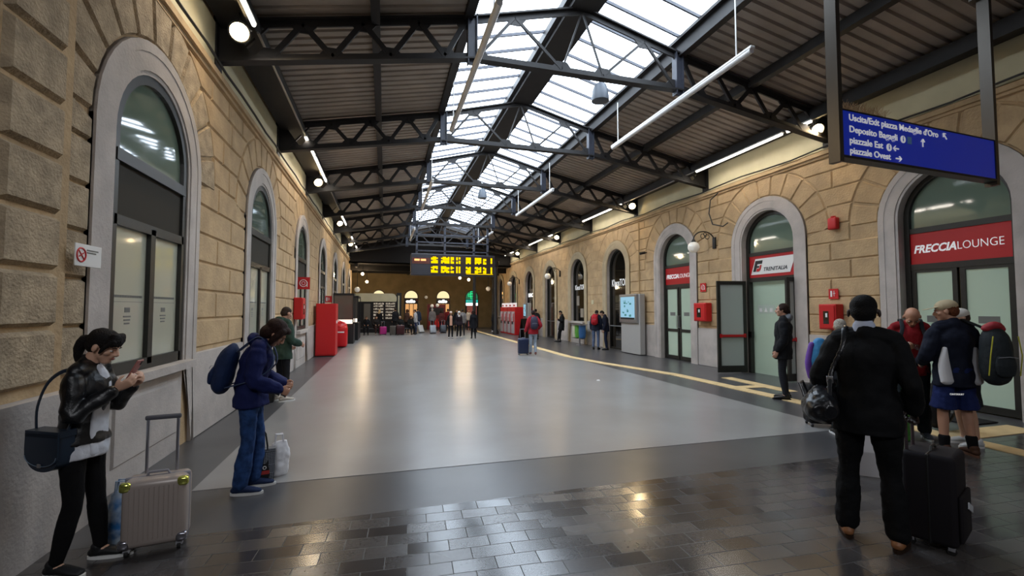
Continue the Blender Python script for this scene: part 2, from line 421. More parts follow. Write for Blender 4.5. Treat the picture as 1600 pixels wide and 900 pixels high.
# ------------------------------------------------------------------ roof
XA, XB, XM = 1.42, 5.6, 3.52         # skylight edges, ridge
def ztop(x):
    if x < XA: return 6.1+(x+2.4)/(XA+2.4)*.75
    if x < XM: return 6.85+(x-XA)/(XM-XA)*.55
    if x < XB: return 7.4-(x-XM)/(XB-XM)*.55
    return 6.85-(x-XB)/(9.3-XB)*.78
def zbot(x):
    if x < XA: return 5.45+(x-XL)/(XA-XL)*.65
    if x < XB: return 6.1
    return 6.1-(x-XB)/(XR-XB)*.65
Y0S, Y1S = 5.0, 31.6
ce = MB()
def corr(x0, x1, y0, y1, pitch=.21):
    n = int((y1-y0)/pitch); prof = []
    for k in range(n):
        y = y0+k*pitch
        prof += [(y, 0), (y+pitch*.62, 0), (y+pitch*.72, .045), (y+pitch*.9, .045)]
    prof.append((y0+n*pitch, 0))
    za, zb = ztop(x0)+.09, ztop(x1)+.09
    vs = []
    for y, h in prof: vs += [(x0, y, za+h), (x1, y, zb+h)]
    ce.add(vs, [(2*i, 2*i+1, 2*i+3, 2*i+2) for i in range(len(prof)-1)])
    ce.box(x0, x1, y0, y1, 0, .02, None) if False else None
corr(-2.9, XA, YB, 34); corr(XB, 9.9, YB, 34)
corr(XA, XM, YB, Y0S); corr(XM, XB, YB, Y0S); corr(XA, XM, Y1S, 34); corr(XM, XB, Y1S, 34)
ceil = tag(ce.build('ceiling', SHEET, fix=False), kind='structure')
# outer skin above the sheets, keeps daylight out
g = MB()
for x0, x1 in ((-3.2, XA), (XB, 10.2)):
    g.add([(x0, YB, ztop(x0)+.16), (x1, YB, ztop(x1)+.16), (x1, 34, ztop(x1)+.16), (x0, 34, ztop(x0)+.16)], [(0,1,2,3)])
for ya, yb in ((YB, Y0S), (Y1S, 34)):
    g.add([(XA, ya, ztop(XA)+.16), (XM, ya, ztop(XM)+.16), (XM, yb, ztop(XM)+.16), (XA, yb, ztop(XA)+.16)], [(0,1,2,3)])
    g.add([(XM, ya, ztop(XM)+.16), (XB, ya, ztop(XB)+.16), (XB, yb, ztop(XB)+.16), (XM, yb, ztop(XM)+.16)], [(0,1,2,3)])
for x in (XL-.4, XR+.4): g.box(x-.05, x+.05, YB, 34, 5.5, 6.5)
g.build('roof_deck', STEEL, ceil)
# skylight: glass, bars, kerb beams, ridge box
g = MB()
for x0, x1 in ((XA, XM), (XM, XB)):
    za, zb = ztop(x0)+.3, ztop(x1)+.3
    g.add([(x0, Y0S, za), (x1, Y0S, zb), (x1, Y1S, zb), (x0, Y1S, za)], [(0,1,2,3)])
g.build('skylight_glass', SKYGLASS, ceil)
g = MB(); y = Y0S
while y < Y1S:
    for x0, x1 in ((XA, XM), (XM, XB)): g.bar((x0, y, ztop(x0)+.27), (x1, y, ztop(x1)+.27), .035, .06)
    y += .62
g.build('glazing_bars', STEEL_GREY, ceil)
g = MB()
for x in (XA, XB):
    s = -1 if x == XA else 1
    g.box(x+s*.0, x+s*.14, YB, 34, ztop(x)-.06, ztop(x)+.34)
    g.box(x-s*.09, x, YB, 34, ztop(x)+.2, ztop(x)+.26)
g.build('skylight_kerb', STEEL, ceil)
g = MB(); g.box(XM-.36, XM+.36, YB, 34, 7.42, 7.58); g.box(XM-.26, XM+.26, YB, 34, 7.34, 7.42)
g.build('ridge_box', STEEL, ceil)
# eave girders
g = MB()
for a, b in ((-2.42, -1.92), (8.95, 9.42)): g.box(a, b, YB, 34, 5.98, 6.12)
for a in (-1.92, 8.95): g.box(a-.03, a+.03, YB, 34, 5.86, 6.12)
g.build('eave_girder', STEEL, ceil)
# purlins: one thing each
for x, nm in ((-.2, 'left'), (7.36, 'right')):
    MB().box(x-.07, x+.07, YB, 34, ztop(x)-.1, ztop(x)+.09).build('purlin', STEEL, ceil)
# ------------------------------------------------------------------ trusses
def truss(Y, label):
    root = empty('roof_truss', (0, Y, 0), label=label, cat='roof truss', group='steel roof trusses')
    xs = [XL+.02, XA, XB, XR-.02]
    g = MB()
    for a, b in zip(xs, xs[1:]):
        g.bar((a, 0, zbot(a)), (b, 0, zbot(b)), .16, .03); g.bar((a, 0, zbot(a)+.06), (b, 0, zbot(b)+.06), .03, .11)
    g.build('bottom_chord', STEEL, root)
    g = MB(); xs = [-2.4, XA, XM, XB, 9.3]
    for a, b in zip(xs, xs[1:]):
        g.bar((a, 0, ztop(a)), (b, 0, ztop(b)), .15, .03); g.bar((a, 0, ztop(a)-.06), (b, 0, ztop(b)-.06), .03, .11)
    g.build('top_chord', STEEL, root)
    g = MB()
    def web(nodes_b, nodes_t, w):
        seq = []
        for i in range(max(len(nodes_b), len(nodes_t))):
            if i < len(nodes_b): seq.append((nodes_b[i], zbot(nodes_b[i])+.06))
            if i < len(nodes_t): seq.append((nodes_t[i], ztop(nodes_t[i])-.06))
        for (a, za), (b, zb) in zip(seq, seq[1:]): g.bar((a, 0, za), (b, 0, zb), w, .04, (0, 1, 0))
        for a, za in seq:   # gusset plates with chamfered ends
            up = za > (zbot(a)+ztop(a))/2; s = -1 if up else 1
            g.add([(a-.22, -.012, za), (a-.1, -.012, za+s*.15), (a+.1, -.012, za+s*.15), (a+.22, -.012, za), (a-.22, .012, za), (a-.1, .012, za+s*.15), (a+.1, .012, za+s*.15), (a+.22, .012, za)], [(0,1,2,3), (4,5,6,7), (0,1,5,4), (1,2,6,5), (2,3,7,6)])
    web([-1.75, -.85, .05, .95], [-2.2, -1.3, -.4, .5, 1.3][1:], .085)
    g.bar((-2.3, 0, 5.5), (-1.8, 0, 6.1), .03, .05, (0, 1, 0))
    web([XR-(q-XL) for q in (-1.75, -.85, .05, .95)], [XR-(q-XL) for q in (-1.3, -.4, .5, 1.3)], .085)
    g.bar((9.3, 0, 5.5), (8.8, 0, 6.1), .03, .05, (0, 1, 0))
    web([XA+.1, 3.1-.0], [2.2], .05); web([XB-.1, 3.94], [4.84], .05)
    g.bar((3.1, 0, 6.15), (XM, 0, 7.35), .03, .04, (0, 1, 0)); g.bar((3.94, 0, 6.15), (XM, 0, 7.35), .03, .04, (0, 1, 0))
    g.build('web', STEEL, root)
    for x in (XA, XB):
        g = MB(); g.box(x-.075, x+.075, -.02, .02, 6.0, 6.9); g.box(x-.085, x-.065, -.075, .075, 6.0, 6.9); g.box(x+.065, x+.085, -.075, .075, 6.0, 6.9)
        g.build('post', STEEL_GREY, root)
    for x, s in ((XL, 1), (XR, -1)):
        g = MB(); g.box(x, x+s*.05, -.13, .13, 5.35, 6.1)
        g.add([(x, -.02, 5.42), (x+s*.55, -.02, 5.55), (x+s*.2, -.02, 6.05), (x, -.02, 6.05), (x, .02, 5.42), (x+s*.55, .02, 5.55), (x+s*.2, .02, 6.05), (x, .02, 6.05)], [(0,1,2,3), (4,5,6,7), (0,1,5,4), (1,2,6,5), (2,3,7,6), (3,0,4,7)])
        g.build('wall_bracket', STEEL, root)
    return root
ords = ['above the blue direction sign', 'first beyond the blue sign', 'second beyond the hanging sign', 'third beyond the hanging sign', 'fourth beyond the hanging sign', 'just in front of the departure board', 'just behind the departure board', 'farthest, at the dark end of the hall']
for k in range(8): truss(3.6+4*k, 'dark steel lattice roof truss with gabled middle, '+ords[k])
# ------------------------------------------------------------------ far end
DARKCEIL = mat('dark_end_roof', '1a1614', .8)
FARWALL = mat('brown_plaster_end_wall', '83704e', .85, noise=.12, scale=1.5)
g = MB()
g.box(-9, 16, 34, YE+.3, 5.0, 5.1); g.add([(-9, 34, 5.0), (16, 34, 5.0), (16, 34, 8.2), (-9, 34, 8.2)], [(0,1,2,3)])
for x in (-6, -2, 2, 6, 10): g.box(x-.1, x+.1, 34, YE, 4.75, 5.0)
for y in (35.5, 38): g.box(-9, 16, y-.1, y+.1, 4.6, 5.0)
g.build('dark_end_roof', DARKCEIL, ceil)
g = MB()
g.box(-9, 16, YE, YE+.3, 0, 5.2)
tag(g.build('wall_end', FARWALL), kind='structure')
g = MB(); g.box(-9.2, -9, YLE, YE+.3, 0, 5.2); g.box(-9, XL, YLE-.1, YLE, 0, 5.2); tag(g.build('wall_end_left', FARWALL), kind='structure')
g = MB(); g.box(16, 16.2, YRE, YE+.3, 0, 5.2); g.box(XR, 16, YRE-.1, YRE, 0, 5.2); tag(g.build('wall_end_right', FARWALL), kind='structure')
# behind the camera: unseen near and left return walls, added to keep daylight out
g = MB(); g.box(-9, 16, YB-.3, YB, 0, 8.2); tag(g.build('wall_near', DARKCEIL), kind='structure')  # closing wall, coloured dark to dim the near roof
g = MB(); g.box(-9, -8.7, YB, 3.6, 0, 8); g.box(-9, XL-.44, 3.6, 3.9, 0, 8); tag(g.build('wall_near_left', PLASTER), kind='structure')
g = MB(); g.box(-9, XL-.35, YB, 3.9, 6.35, 6.45); g.build('near_roof', STEEL, ceil)
# ================================================================== DOORS AND WINDOWS
def frame_fn(side, d0=0.0):
    X, s = (XL, 1) if side == 'left' else (XR, -1)
    return lambda u, z, d: (X+s*(d+d0), u, z)
def tM(side, u, z, d):
    X, s = (XL, 1) if side == 'left' else (XR, -1)
    return plane_M((X+s*d, u, z), (0, s, 0), (0, 0, 1))
def arch(c, r, z0=None, n=20):
    a = [(c+r*math.cos(PI-PI*j/n), ZS+r*math.sin(PI-PI*j/n)) for j in range(n+1)]
    return a if z0 is None else [(c-r, z0)]+a+[(c+r, z0)]
def archring(g, P, c, r0, r1, z0, d0, d1):
    A = arch(c, r1, z0); B = arch(c, r0, z0)
    for j in range(len(A)-1):
        g.add([P(*A[j], d1), P(*A[j+1], d1), P(*B[j+1], d1), P(*B[j], d1), P(*A[j], d0), P(*A[j+1], d0), P(*B[j+1], d0), P(*B[j], d0)], [(0,1,2,3), (0,1,5,4), (3,2,6,7), (4,5,6,7)])
def pbox(g, P, u0, u1, z0, z1, d0, d1, M=None):
    g.prism([(u0, z0), (u1, z0), (u1, z1), (u0, z1)], P, d0, d1); return g
def lunette(P, root, c, zb, m, name='lunette_glass'):
    r = HW-.08; a = [(u, z) for u, z in arch(c, r) ]
    g = MB(); g.prism([(c-r, zb)]+a+[(c+r, zb)], P, -.2, -.185); g.build(name, m, root)
def leaf(P, root, c0, c1, z0, z1, m, rail=None, lab=None, fw=.075):
    """a door leaf drawn between u=c0..c1; returns frame with pane and handle as sub-parts"""
    g = MB()
    for a in (pbox,):
        a(g, P, c0, c0+fw, z0, z1, -.2, -.14); a(g, P, c1-fw, c1, z0, z1, -.2, -.14)
        a(g, P, c0, c1, z0, z0+.12, -.2, -.141); a(g, P, c0, c1, z1-.08, z1, -.2, -.141)
        if rail: a(g, P, c0, c1, rail-.05, rail+.05, -.2, -.141)
    lf = g.build('door_leaf', DKFRAME, root)
    pbox(MB(), P, c0+fw-.01, c1-fw+.01, z0+.1, z1-.06, -.18, -.165).build('pane', m, lf)
    return lf
def open_empty(nm, side, c): return empty(nm, (0, 0, 0), kind='structure')
def door_base(n, c, transom=2.55, head=2.62, sign_top=3.16, lun=LUNETTE, pan=None, root=None):
    P = frame_fn('right'); root = empty('door_%d' % n, kind='structure')
    g = MB(); archring(g, P, c, HW-.09, HW, 0, -.24, -.12)
    pbox(g, P, c-HW+.05, c+HW-.05, sign_top, sign_top+.1, -.24, -.13); pbox(g, P, c-HW+.05, c+HW-.05, transom-.08, transom+.03, -.24, -.13)
    g.build('door_frame', DKFRAME, root)
    lunette(P, root, c, sign_top+.05, lun)
    if pan: pbox(MB(), P, c-HW+.08, c+HW-.08, transom+.02, sign_top+.01, -.22, -.15).build('sign_panel', pan, root)
    # room behind, so the opening is closed and has depth
    return P, root
def handle(P, parent, u, z0, z1, d=-.08):
    g = MB(); g.tube([P(u, z0, -.14), P(u, z0, d), P(u, z1, d), P(u, z1, -.14)], .012, 6); g.build('handle', CHROME, parent, smooth=True)
# door 1 : lounge
def lounge(n, c):
    P, root = door_base(n, c, pan=REDSIGN)
    text('lounge_lettering_bold', 'FRECCIA', .2, TXT_W, tM('right', c+.68, 2.79, -.145), root, shear=.25, bold=.006, fit=.66)
    text('lounge_lettering', 'LOUNGE', .2, TXT_W, tM('right', c+.01, 2.79, -.145), root, bold=-.002, fit=.62)
    for s in (-1, 1):
        a, b = (c+.02, c+HW-.09) if s > 0 else (c-HW+.09, c-.02)
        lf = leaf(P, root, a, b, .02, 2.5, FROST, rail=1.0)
        handle(P, lf, c+s*.06, 1.1, 1.5)
        pbox(MB(), P, (a+b)/2-.14, (a+b)/2+.14, 1.5, 1.62, -.164, -.16).build('notice', TXT_G, lf)
lounge(1, 5.45)
# door 2 : ticket office with open leaves
P, root = door_base(2, 9.4, pan=REDSIGN)
c = 9.4
g = MB(); q = [(c+.66, 2.64), (c-.62, 2.7), (c-.72, 3.05), (c+.5, 3.11)]; q = [(c+.68, 2.66), (c-.56, 2.66), (c-.72, 3.08), (c+.52, 3.08)]
g.prism(q, P, -.15, -.14); g.build('sign_plate', WHITE, root)
text('office_lettering', 'TRENITALIA', .135, mat('sign_dark_grey', '3a3a3c', .5), tM('right', c+.27, 2.74, -.138), root, shear=.3, bold=.003, sx=1.02)
LOGOB = mat('logo_black', '222222', .5)
def skew(pts, u0, z0, k=.3): return [(u0-(x+y*k), z0+y) for x, y in pts]
g = MB(); g.prism(skew([(0,0),(.09,0),(.09,.1),(.17,.1),(.17,.15),(.09,.15),(.09,.2),(.24,.2),(.24,.29),(0,.29)], c+.6, 2.74), P, -.14, -.135); g.build('logo_dark_mark', LOGOB, root)
g = MB(); g.prism(skew([(.11,0),(.2,0),(.24,.05),(.24,.17),(.19,.17),(.19,.08),(.11,.08)], c+.6, 2.74), P, -.134, -.13); g.build('logo_red_mark', RED, root)
# inner frosted screen with row of notices
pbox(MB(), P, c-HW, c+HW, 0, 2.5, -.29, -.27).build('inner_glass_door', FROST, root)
pbox(MB(), P, c+.05, c+.6, 1.62, 1.84, -.268, -.262).build('notice_strip', mat('pale_notice_band', 'b7c2b6', .5), root)
g = MB()
for k in range(4):
    u = c+.5-.17*k
    if k % 2: g.prism([(u-.05, 1.66), (u+.05, 1.66), (u, 1.78)], P, -.262, -.258)
    else: pbox(g, P, u-.045, u+.045, 1.66, 1.76, -.262, -.258)
g.build('pictogram', WHITE, root)
pbox(MB(), P, c+.68, c+.8, .95, 1.12, -.2, -.12).build('door_lock', BLACK, root)
def swung(hu, hx, ang, w, h, lab):
    """leaf swung out: hinge at (hx,hu); built in local x along the leaf"""
    M = Mloc(hx, hu, 0, ang)
    g = MB(); fw = .085
    for a in ((0, fw, .02, h), (w-fw, w, .02, h)): g.box(a[0], a[1], -.03, .03, a[2], a[3], M)
    g.box(0, w, -.029, .029, .02, .2, M); g.box(0, w, -.029, .029, h-.1, h, M); g.box(0, w, -.029, .029, .96, 1.04, M)
    lf = g.build('door_leaf', DKFRAME, root)
    MB().box(fw-.01, w-fw+.01, -.008, .008, .1, h-.05, M).build('pane', mat('frosted_leaf_glass_'+lab, 'aeb5b0', .2, coat=.4), lf)
    g = MB(); g.box(.05, w-.05, .05, .075, .98, 1.04, M); g.box(.05, .09, .0, .075, .96, 1.06, M); g.box(w-.09, w-.05, .0, .075, .96, 1.06, M)
    g.build('panic_bar', RED, lf)
swung(10.2, 9.55, math.radians(171), .84, 2.5, 'far')
swung(8.6, 9.55, math.radians(176), .3, 2.5, 'near')
lounge(3, 13.25)
def dark_shop(n, c, win=False, txt=None, size=.26, bar=True):
    P = frame_fn('right'); root = empty(('window_%d' if win else 'door_%d') % n, kind='structure')
    zb = 1.1 if win else .0
    g = MB(); archring(g, P, c, HW-.05, HW, zb, -.24, -.12)
    if not win: pbox(g, P, c-HW+.03, c+HW-.03, 0, .08, -.24, -.13)
    g.build('frame', DKFRAME, root)
    r = HW-.04; g = MB(); g.prism([(c-r, zb)]+arch(c, r)+[(c+r, zb)], P, -.2, -.185); g.build('dark_pane', DARKGL, root)
    if txt: text('shop_lettering', txt, size, TXT_W, tM('right', c+.72, 2.72, -.18), root, sx=.72, bold=.004)
    if bar:
        g = MB(); g.tube([P(c-HW, 1.0, -.08), P(c+HW, 1.0, -.08)], .018, 8); g.build('push_bar', CHROME, root, smooth=True)
    return P, root
dark_shop(4, 17.3, txt='KleosTORe', size=.42)
P, root = dark_shop(5, 21.3, True, txt='KleosTORe', size=.36, bar=False)
DISP = mat('shop_goods', '8f8578', .6)
g = MB(); g.box(9.5+.17, 9.5+.18, 21.0, 21.35, 1.3, 1.75); g.box(9.67, 9.68, 21.5, 21.8, 1.9, 2.4); g.build('goods_on_display', DISP, root)
P, root = dark_shop(6, 25.3)
P, root = dark_shop(7, 29.3, bar=False)
text('shop_lettering', 'MAC', .34, emis('lit_white_lettering', 'ffffff', 2.0), tM('right', 29.3+.7, 2.55, -.16), root, bold=.012, sx=1.35)
pbox(MB(), P, 28.75, 29.0, .3, 2.1, -.18, -.17).build('lit_display', emis('lit_shop_display', 'ffe9d0', 1.2), root)
pbox(MB(), P, 29.3-HW, 29.3+HW, 2.3, 3.1, -.183, -.175).build('shop_fascia', BLACK, root)
P, root = dark_shop(8, 33.3, True, bar=False)
P, root = dark_shop(9, 37.2, True, bar=False)
g = MB()
for z, w_ in ((2.95, .14), (2.6, .1)): g.box(9.66, 9.68, 36.9, 36.9+w_*3, z, z+.2)
g.build('lit_shop_lamp', emis('warm_shop_lamp', 'ffc070', 2.5), root)
# left windows
for i, c in enumerate(CL):
    P = frame_fn('left', .16); root = empty('window_%d' % (i+11), kind='structure')
    g = MB(); archring(g, P, c, HW-.1, HW, 1.1, -.24, -.14)
    pbox(g, P, c-HW+.05, c+HW-.05, 3.18, 3.3, -.24, -.13); pbox(g, P, c-.05, c+.05, 1.15, 2.62, -.24, -.14)
    pbox(g, P, c-HW+.05, c+HW-.05, 2.56, 2.66, -.24, -.14); pbox(g, P, c-HW+.05, c+HW-.05, 1.1, 1.22, -.24, -.14)
    g.build('window_frame', DKFRAME, root)
    lunette(P, root, c, 3.25, LUNETTE)
    pbox(MB(), P, c-HW+.08, c+HW-.08, 2.62, 3.2, -.22, -.17).build('dark_panel', DKPANEL, root)
    for s in (-1, 1):
        a, b = (c+.04, c+HW-.09) if s > 0 else (c-HW+.09, c-.04)
        pn = pbox(MB(), P, a, b, 1.2, 2.58, -.2, -.185).build('frosted_pane', FROSTL, root)
        if i < 2:
            g = MB(); m_ = (a+b)/2
            k = 0; u = a+.05
            while u < b-.08:
                wd = random.uniform(.012, .03); pbox(g, P, u, u+wd, 1.86, 1.885, -.185, -.183); u += wd+.006
            pbox(g, P, a+.06, b-.06, 1.815, 1.82, -.185, -.183); pbox(g, P, m_-.05, m_+.05, 1.71, 1.76, -.185, -.183)
            for q in range(3): pbox(g, P, m_-.07+.01*q, m_+.07-.01*q, 1.66-.035*q, 1.675-.035*q, -.185, -.183)
            g.build('printed_marks', TXT_G, pn)
# ================================================================== WALL THINGS
def wallthing(name, side, u, z, label, cat, group=None):
    X, s = (XL, 1) if side == 'left' else (XR, -1)
    r = empty(name, (X, u, z), 0 if side == 'left' else PI, label, cat, group); return r   # local +X into the hall
# no smoking sign
r = wallthing('no_smoking_sign', 'left', 4.5, 2.18, 'white no smoking sign with a red ring on the stone pilaster', 'sign')
g = MB().rbox(.145, .155, -.17, .17, -.09, .09, .004); g.build('plate', WHITE, r)
RD = mat('print_red', 'c02b2b', .5)
g = MB(); M = plane_M((.156, -.1, 0), (0, 1, 0), (0, 0, 1)); g.tube([M @ Vector((.055*math.cos(2*PI*k/20), .055*math.sin(2*PI*k/20), 0)) for k in range(20)], .007, 6, closed=True)
g.bar(M @ Vector((-.04, .04, 0)), M @ Vector((.04, -.04, 0)), .004, .012, (1, 0, 0)); g.bar(M @ Vector((-.03, -.015, 0)), M @ Vector((.03, .02, 0)), .004, .014, (1, 0, 0)); g.build('red_ring', RD, r)
g = MB(); g.box(.155, .158, -.03, .12, .04, .05); g.box(.155, .158, -.03, .09, .02, .03); g.build('printed_line', TXT_G, r)
# hose reel signs and cabinets
def hose_sign(side, u, z, lab, s=.36, ring=True):
    r = wallthing('fire_sign', side, u, z, lab, 'sign')
    MB().box(.055, .065, -s/2, s/2, -s/2, s/2).build('plate', RED, r)
    M = plane_M((.068, 0, 0), (0, 1, 0), (0, 0, 1)); g = MB()
    if ring:
        g.tube([M @ Vector((.28*s*math.cos(2*PI*k/20), .28*s*math.sin(2*PI*k/20), 0)) for k in range(20)], .03*s, 6, closed=True); g.tube([M @ Vector((.13*s*math.cos(2*PI*k/16), .13*s*math.sin(2*PI*k/16), 0)) for k in range(16)], .02*s, 6, closed=True)
        g.box(.065, .072, .26*s, .32*s, -.3*s, .1*s)
    else:
        g.box(.065, .07, -.3*s, -.12*s, -.3*s, .3*s); g.box(.065, .07, .05*s, .1*s, -.25*s, .3*s); g.box(.065, .07, -.02*s, .2*s, 0, .08*s)
    g.build('pictogram', WHITE, r)
    return r
_r = hose_sign('left', 14.6, 2.5, 'square red hose reel sign jutting out above the left wall cabinet'); _r.rotation_euler[2] = -PI/2; _r.location = (-2.33, 14.62, 2.5)
_r = hose_sign('left', 18.6, 2.3, 'small red sign jutting out just beyond the tall red cabinet', .28, False); _r.rotation_euler[2] = -PI/2; _r.location = (-2.34, 20.9, 2.15)
hose_sign('right', 11.77, 2.4, 'square red hose reel sign between the lounge door and the ticket office', .26)
hose_sign('right', 7.58, 2.07, 'red fire equipment sign above the red box beside the suited man', .22, False)
def hose_cab(side, u, z, w, h, lab, open_=True):
    r = wallthing('fire_hose_cabinet', side, u, z, lab, 'fire cabinet')
    g = MB(); g.rbox(.04, .26, -w/2, w/2, -h/2, h/2, .02); g.build('box', RED, r)
    g = MB(); g.rbox(.26, .275, -w/2+.03, w/2-.03, -h/2+.03, h/2-.03, .006); d = g.build('door', RED, r)
    g = MB(); g.box(.275, .278, -w*.2, w*.12, -h*.28, h*.22); g.build('window', DARKGL, d)
    g = MB(); g.box(.278, .283, -w*.06, w*.05, -h*.02, h*.14); g.build('notice', WHITE, d)
hose_cab('left', 14.1, 1.75, .5, .62, 'red wall mounted fire cabinet on the left wall, beyond the man in green')
hose_cab('right', 11.7, 1.64, .55, .56, 'red fire hose cabinet between the lounge door and the open office door')
hose_cab('right', 7.58, 1.57, .4, .55, 'bright red fire box with dark slot behind the suited man')
r = wallthing('alarm_siren', 'right', 7.5, 3.6, 'small red alarm siren high on the stone pier', 'alarm')
g = MB(); g.rbox(.04, .16, -.1, .1, -.13, .13, .03); g.build('housing', RED, r, smooth=True); g = MB(); g.lathe([(.05, .13), (.05, .16), (.02, .17)], 12, Mloc(.1, 0, 0)); g.build('beacon', RED, r, smooth=True)
r = wallthing('security_camera', 'right', 14.9, 3.85, 'small dark security camera on the wall left of the second lounge door', 'camera')
g = MB(); g.tube([(0, 0, 0), (.12, 0, 0)], .02, 8); g.build('mount', BLACK, r); g = MB(); g.tube([(.1, 0, 0), (.3, -.05, -.04)], .05, 12); g.build('body', BLACK, r, smooth=True)
r = wallthing('wall_plate', 'right', 19.55, 2.05, 'small pale square plate on the plaster between the dark shop openings', 'plate'); MB().rbox(.005, .03, -.12, .12, -.1, .1, .005).build('plate', CREAM, r)
# globe lamps on scrolled brackets
def bracket_lamp(u, lab):
    r = wallthing('globe_wall_lamp', 'right', u, 3.75, lab, 'lamp', 'globe lamps on iron brackets')
    g = MB(); g.rbox(.03, .08, -.06, .06, -.22, .12, .01); pts = []
    for k in range(13): a = PI-PI*k/12; pts.append((.42-.36*math.cos(PI-a) if False else .06+.36-.36*math.cos(PI*k/12), 0, .02+.26*math.sin(PI*k/12)))
    g.tube(pts, .018, 8)
    for cx, cz, rr in ((.3, .13, .07), (.46, .14, .07), (.38, .2, .045)): g.tube([(cx+rr*math.cos(2*PI*k/14), 0, cz+rr*math.sin(2*PI*k/14)) for k in range(14)], .011, 6, closed=True)
    g.build('scroll_bracket', BLACK, r, smooth=True)
    g = MB(); g.lathe([(.02, .05), (.05, .0), (.08, -.05), (.085, -.08)], 14, Mloc(.78, 0, 0)); g.build('cap', BLACK, r, smooth=True)
    g = MB(); g.ball((.78, 0, -.2), .165, 20, 14); g.build('globe', GLOBE, r, smooth=2)
    return r
bracket_lamp(11.25, 'white globe lamp on iron scroll bracket nearest, beside the second lounge door')
bracket_lamp(23.6, 'white globe lamp on scroll bracket above the man in black leaning')
bracket_lamp(31.6, 'white globe lamp on scroll bracket above the red ticket machines')
# cables
def cable(name, pts, r_, lab, m=BLACK):
    g = MB(); g.tube(pts, r_, 6); tag(g.build(name, m, smooth=True), lab, 'cable')
cable('cable', [(9.4, 11.0, 5.15), (9.38, 11.3, 5.0), (9.36, 11.35, 4.6), (9.36, 11.2, 4.25), (9.38, 10.8, 4.12), (9.42, 10.65, 4.2)], .018, 'dark cable dangling from the cornice beside the ticket office arch')
cable('cable', [(XL+.12, y, 5.36+.02*math.sin(y*3)) for y in [3.7+.8*k for k in range(40)]], .02, 'dark cable running along the left cornice')
cable('cable', [(XR-.12, y, 5.34+.03*math.sin(y*2)) for y in [3.7+.8*k for k in range(42)]], .018, 'dark cable running along the right cornice')
cable('conduit', [(9.42, 15.35, 5.1), (9.42, 15.35, 2.2)], .02, 'thin conduit dropping down to the map screen', mat('tan_conduit', '9c8158', .7))
# ================================================================== CEILING LIGHTS
LED = emis('led_tube_light', 'fff6e8', 9)
LEDOFF = mat('unlit_white_tube', 'd8d6d4', .4)
WARM = emis('warm_flood_glow', 'ffdca0', 30)
def led(side, y0, y1, lab, on=True):
    x = -1.86 if side == 'left' else 8.89; s = 1 if side == 'left' else -1
    r = empty('strip_light', (x, (y0+y1)/2, 5.84), 0, lab, 'strip light', 'strip lights under the eaves'); h = (y1-y0)/2
    MB().box(-.035, .035, -h, h, .0, .03).build('batten', WHITE, r)
    g = MB(); g.tube([(0, -h+.02, -.02), (0, h-.02, -.02)], .028, 8); g.build('tube', LED if on else LEDOFF, r, smooth=True)
    if on:
        d = bpy.data.lights.new('strip_lamp', 'AREA'); d.shape = 'RECTANGLE'; d.size = .06; d.size_y = 2*h; d.energy = 8*2*h; d.color = (1, .9, .78)
        o = bpy.data.objects.new('strip_lamp', d); COL.objects.link(o); o.parent = r; o.location = (0, 0, -.06)
for k, (a, b) in enumerate([(7.5, 7.8), (7.86, 8.15), (8.25, 11.3), (15.7, 16.4), (16.5, 19.3), (23.3, 26), (26.1, 27.5), (31.2, 33.5)]):
    led('right', a, b, 'lit strip light under the right eave, '+['closest of the short ones', 'second short one', 'longest and nearest', 'short one beyond the gap', 'beyond the second gap', 'above the leaning man', 'above the third bracket lamp', 'farthest'][k])
for k, (a, b) in enumerate([(5.5, 7.1), (11.5, 12.9), (13.0, 15.4), (20.0, 21.4), (21.6, 23.2), (27, 29.6), (31, 33)]):
    led('left', a, b, 'lit strip light under the left eave, '+['nearest above the arched window', 'second from the camera', 'between two trusses, third', 'fourth', 'fifth', 'sixth', 'farthest'][k])
for side, a, b, l in (('right', 11.4, 15.5, 'dull'), ('left', 7.3, 11.4, 'dull'), ('left', 15.6, 19.8, 'dull, far')):
    x = -1.86 if side == 'left' else 8.89
    g = MB(); g.tube([(x, a, 5.84), (x, b, 5.84)], .02, 6); tag(g.build('conduit', CHROME), 'thin pale conduit between strip lights on the %s eave, %s part' % (side, 'near' if l == 'dull' else 'far'), 'conduit')
def flood(side, y, lab, e=60):
    x = -2.05 if side == 'left' else 9.15; s = 1 if side == 'left' else -1
    r = empty('flood_lamp', (x, y, 5.7), 0, lab, 'lamp', 'round flood lamps under the eaves')
    d0 = Vector((s*.35, -.75, -.55)).normalized(); M = Matrix.Translation((0, 0, 0)) @ d0.to_track_quat('Z', 'Y').to_matrix().to_4x4()
    g = MB(); g.lathe([(.03, -.2), (.09, -.17), (.13, -.02), (.145, .0), (.145, .03), (.125, .03), (.12, .0)], 20, M); g.build('reflector', BLACK, r, smooth=True)
    g = MB(); g.lathe([(.12, .005), (.08, .035), (.0005, .045)], 20, M); g.build('lens', WARM, r, smooth=True)
    g = MB(); g.tube([(0, 0, .28), (0, .02, .12), (-.15, .05, .06)], .015, 6); g.tube([(0, 0, .28), (0, .02, .12), (.15, .05, .06)], .015, 6); g.build('yoke', BLACK, r)
    d = bpy.data.lights.new('flood_bulb', 'SPOT'); d.energy = e; d.spot_size = math.radians(150); d.spot_blend = .9; d.shadow_soft_size = .12; d.color = (1, .76, .44)
    o = bpy.data.objects.new('flood_bulb', d); COL.objects.link(o); o.parent = r; o.location = d0*.08
    o.rotation_euler = Vector((s*.6, 0, -.8)).to_track_quat('-Z', 'Y').to_euler()
FE = 165
for k, y in enumerate([7.1, 15.1, 22.2, 29.2]): flood('left', y, 'glowing round flood lamp on the left eave, '+['nearest', 'second', 'third', 'fourth'][k], FE)
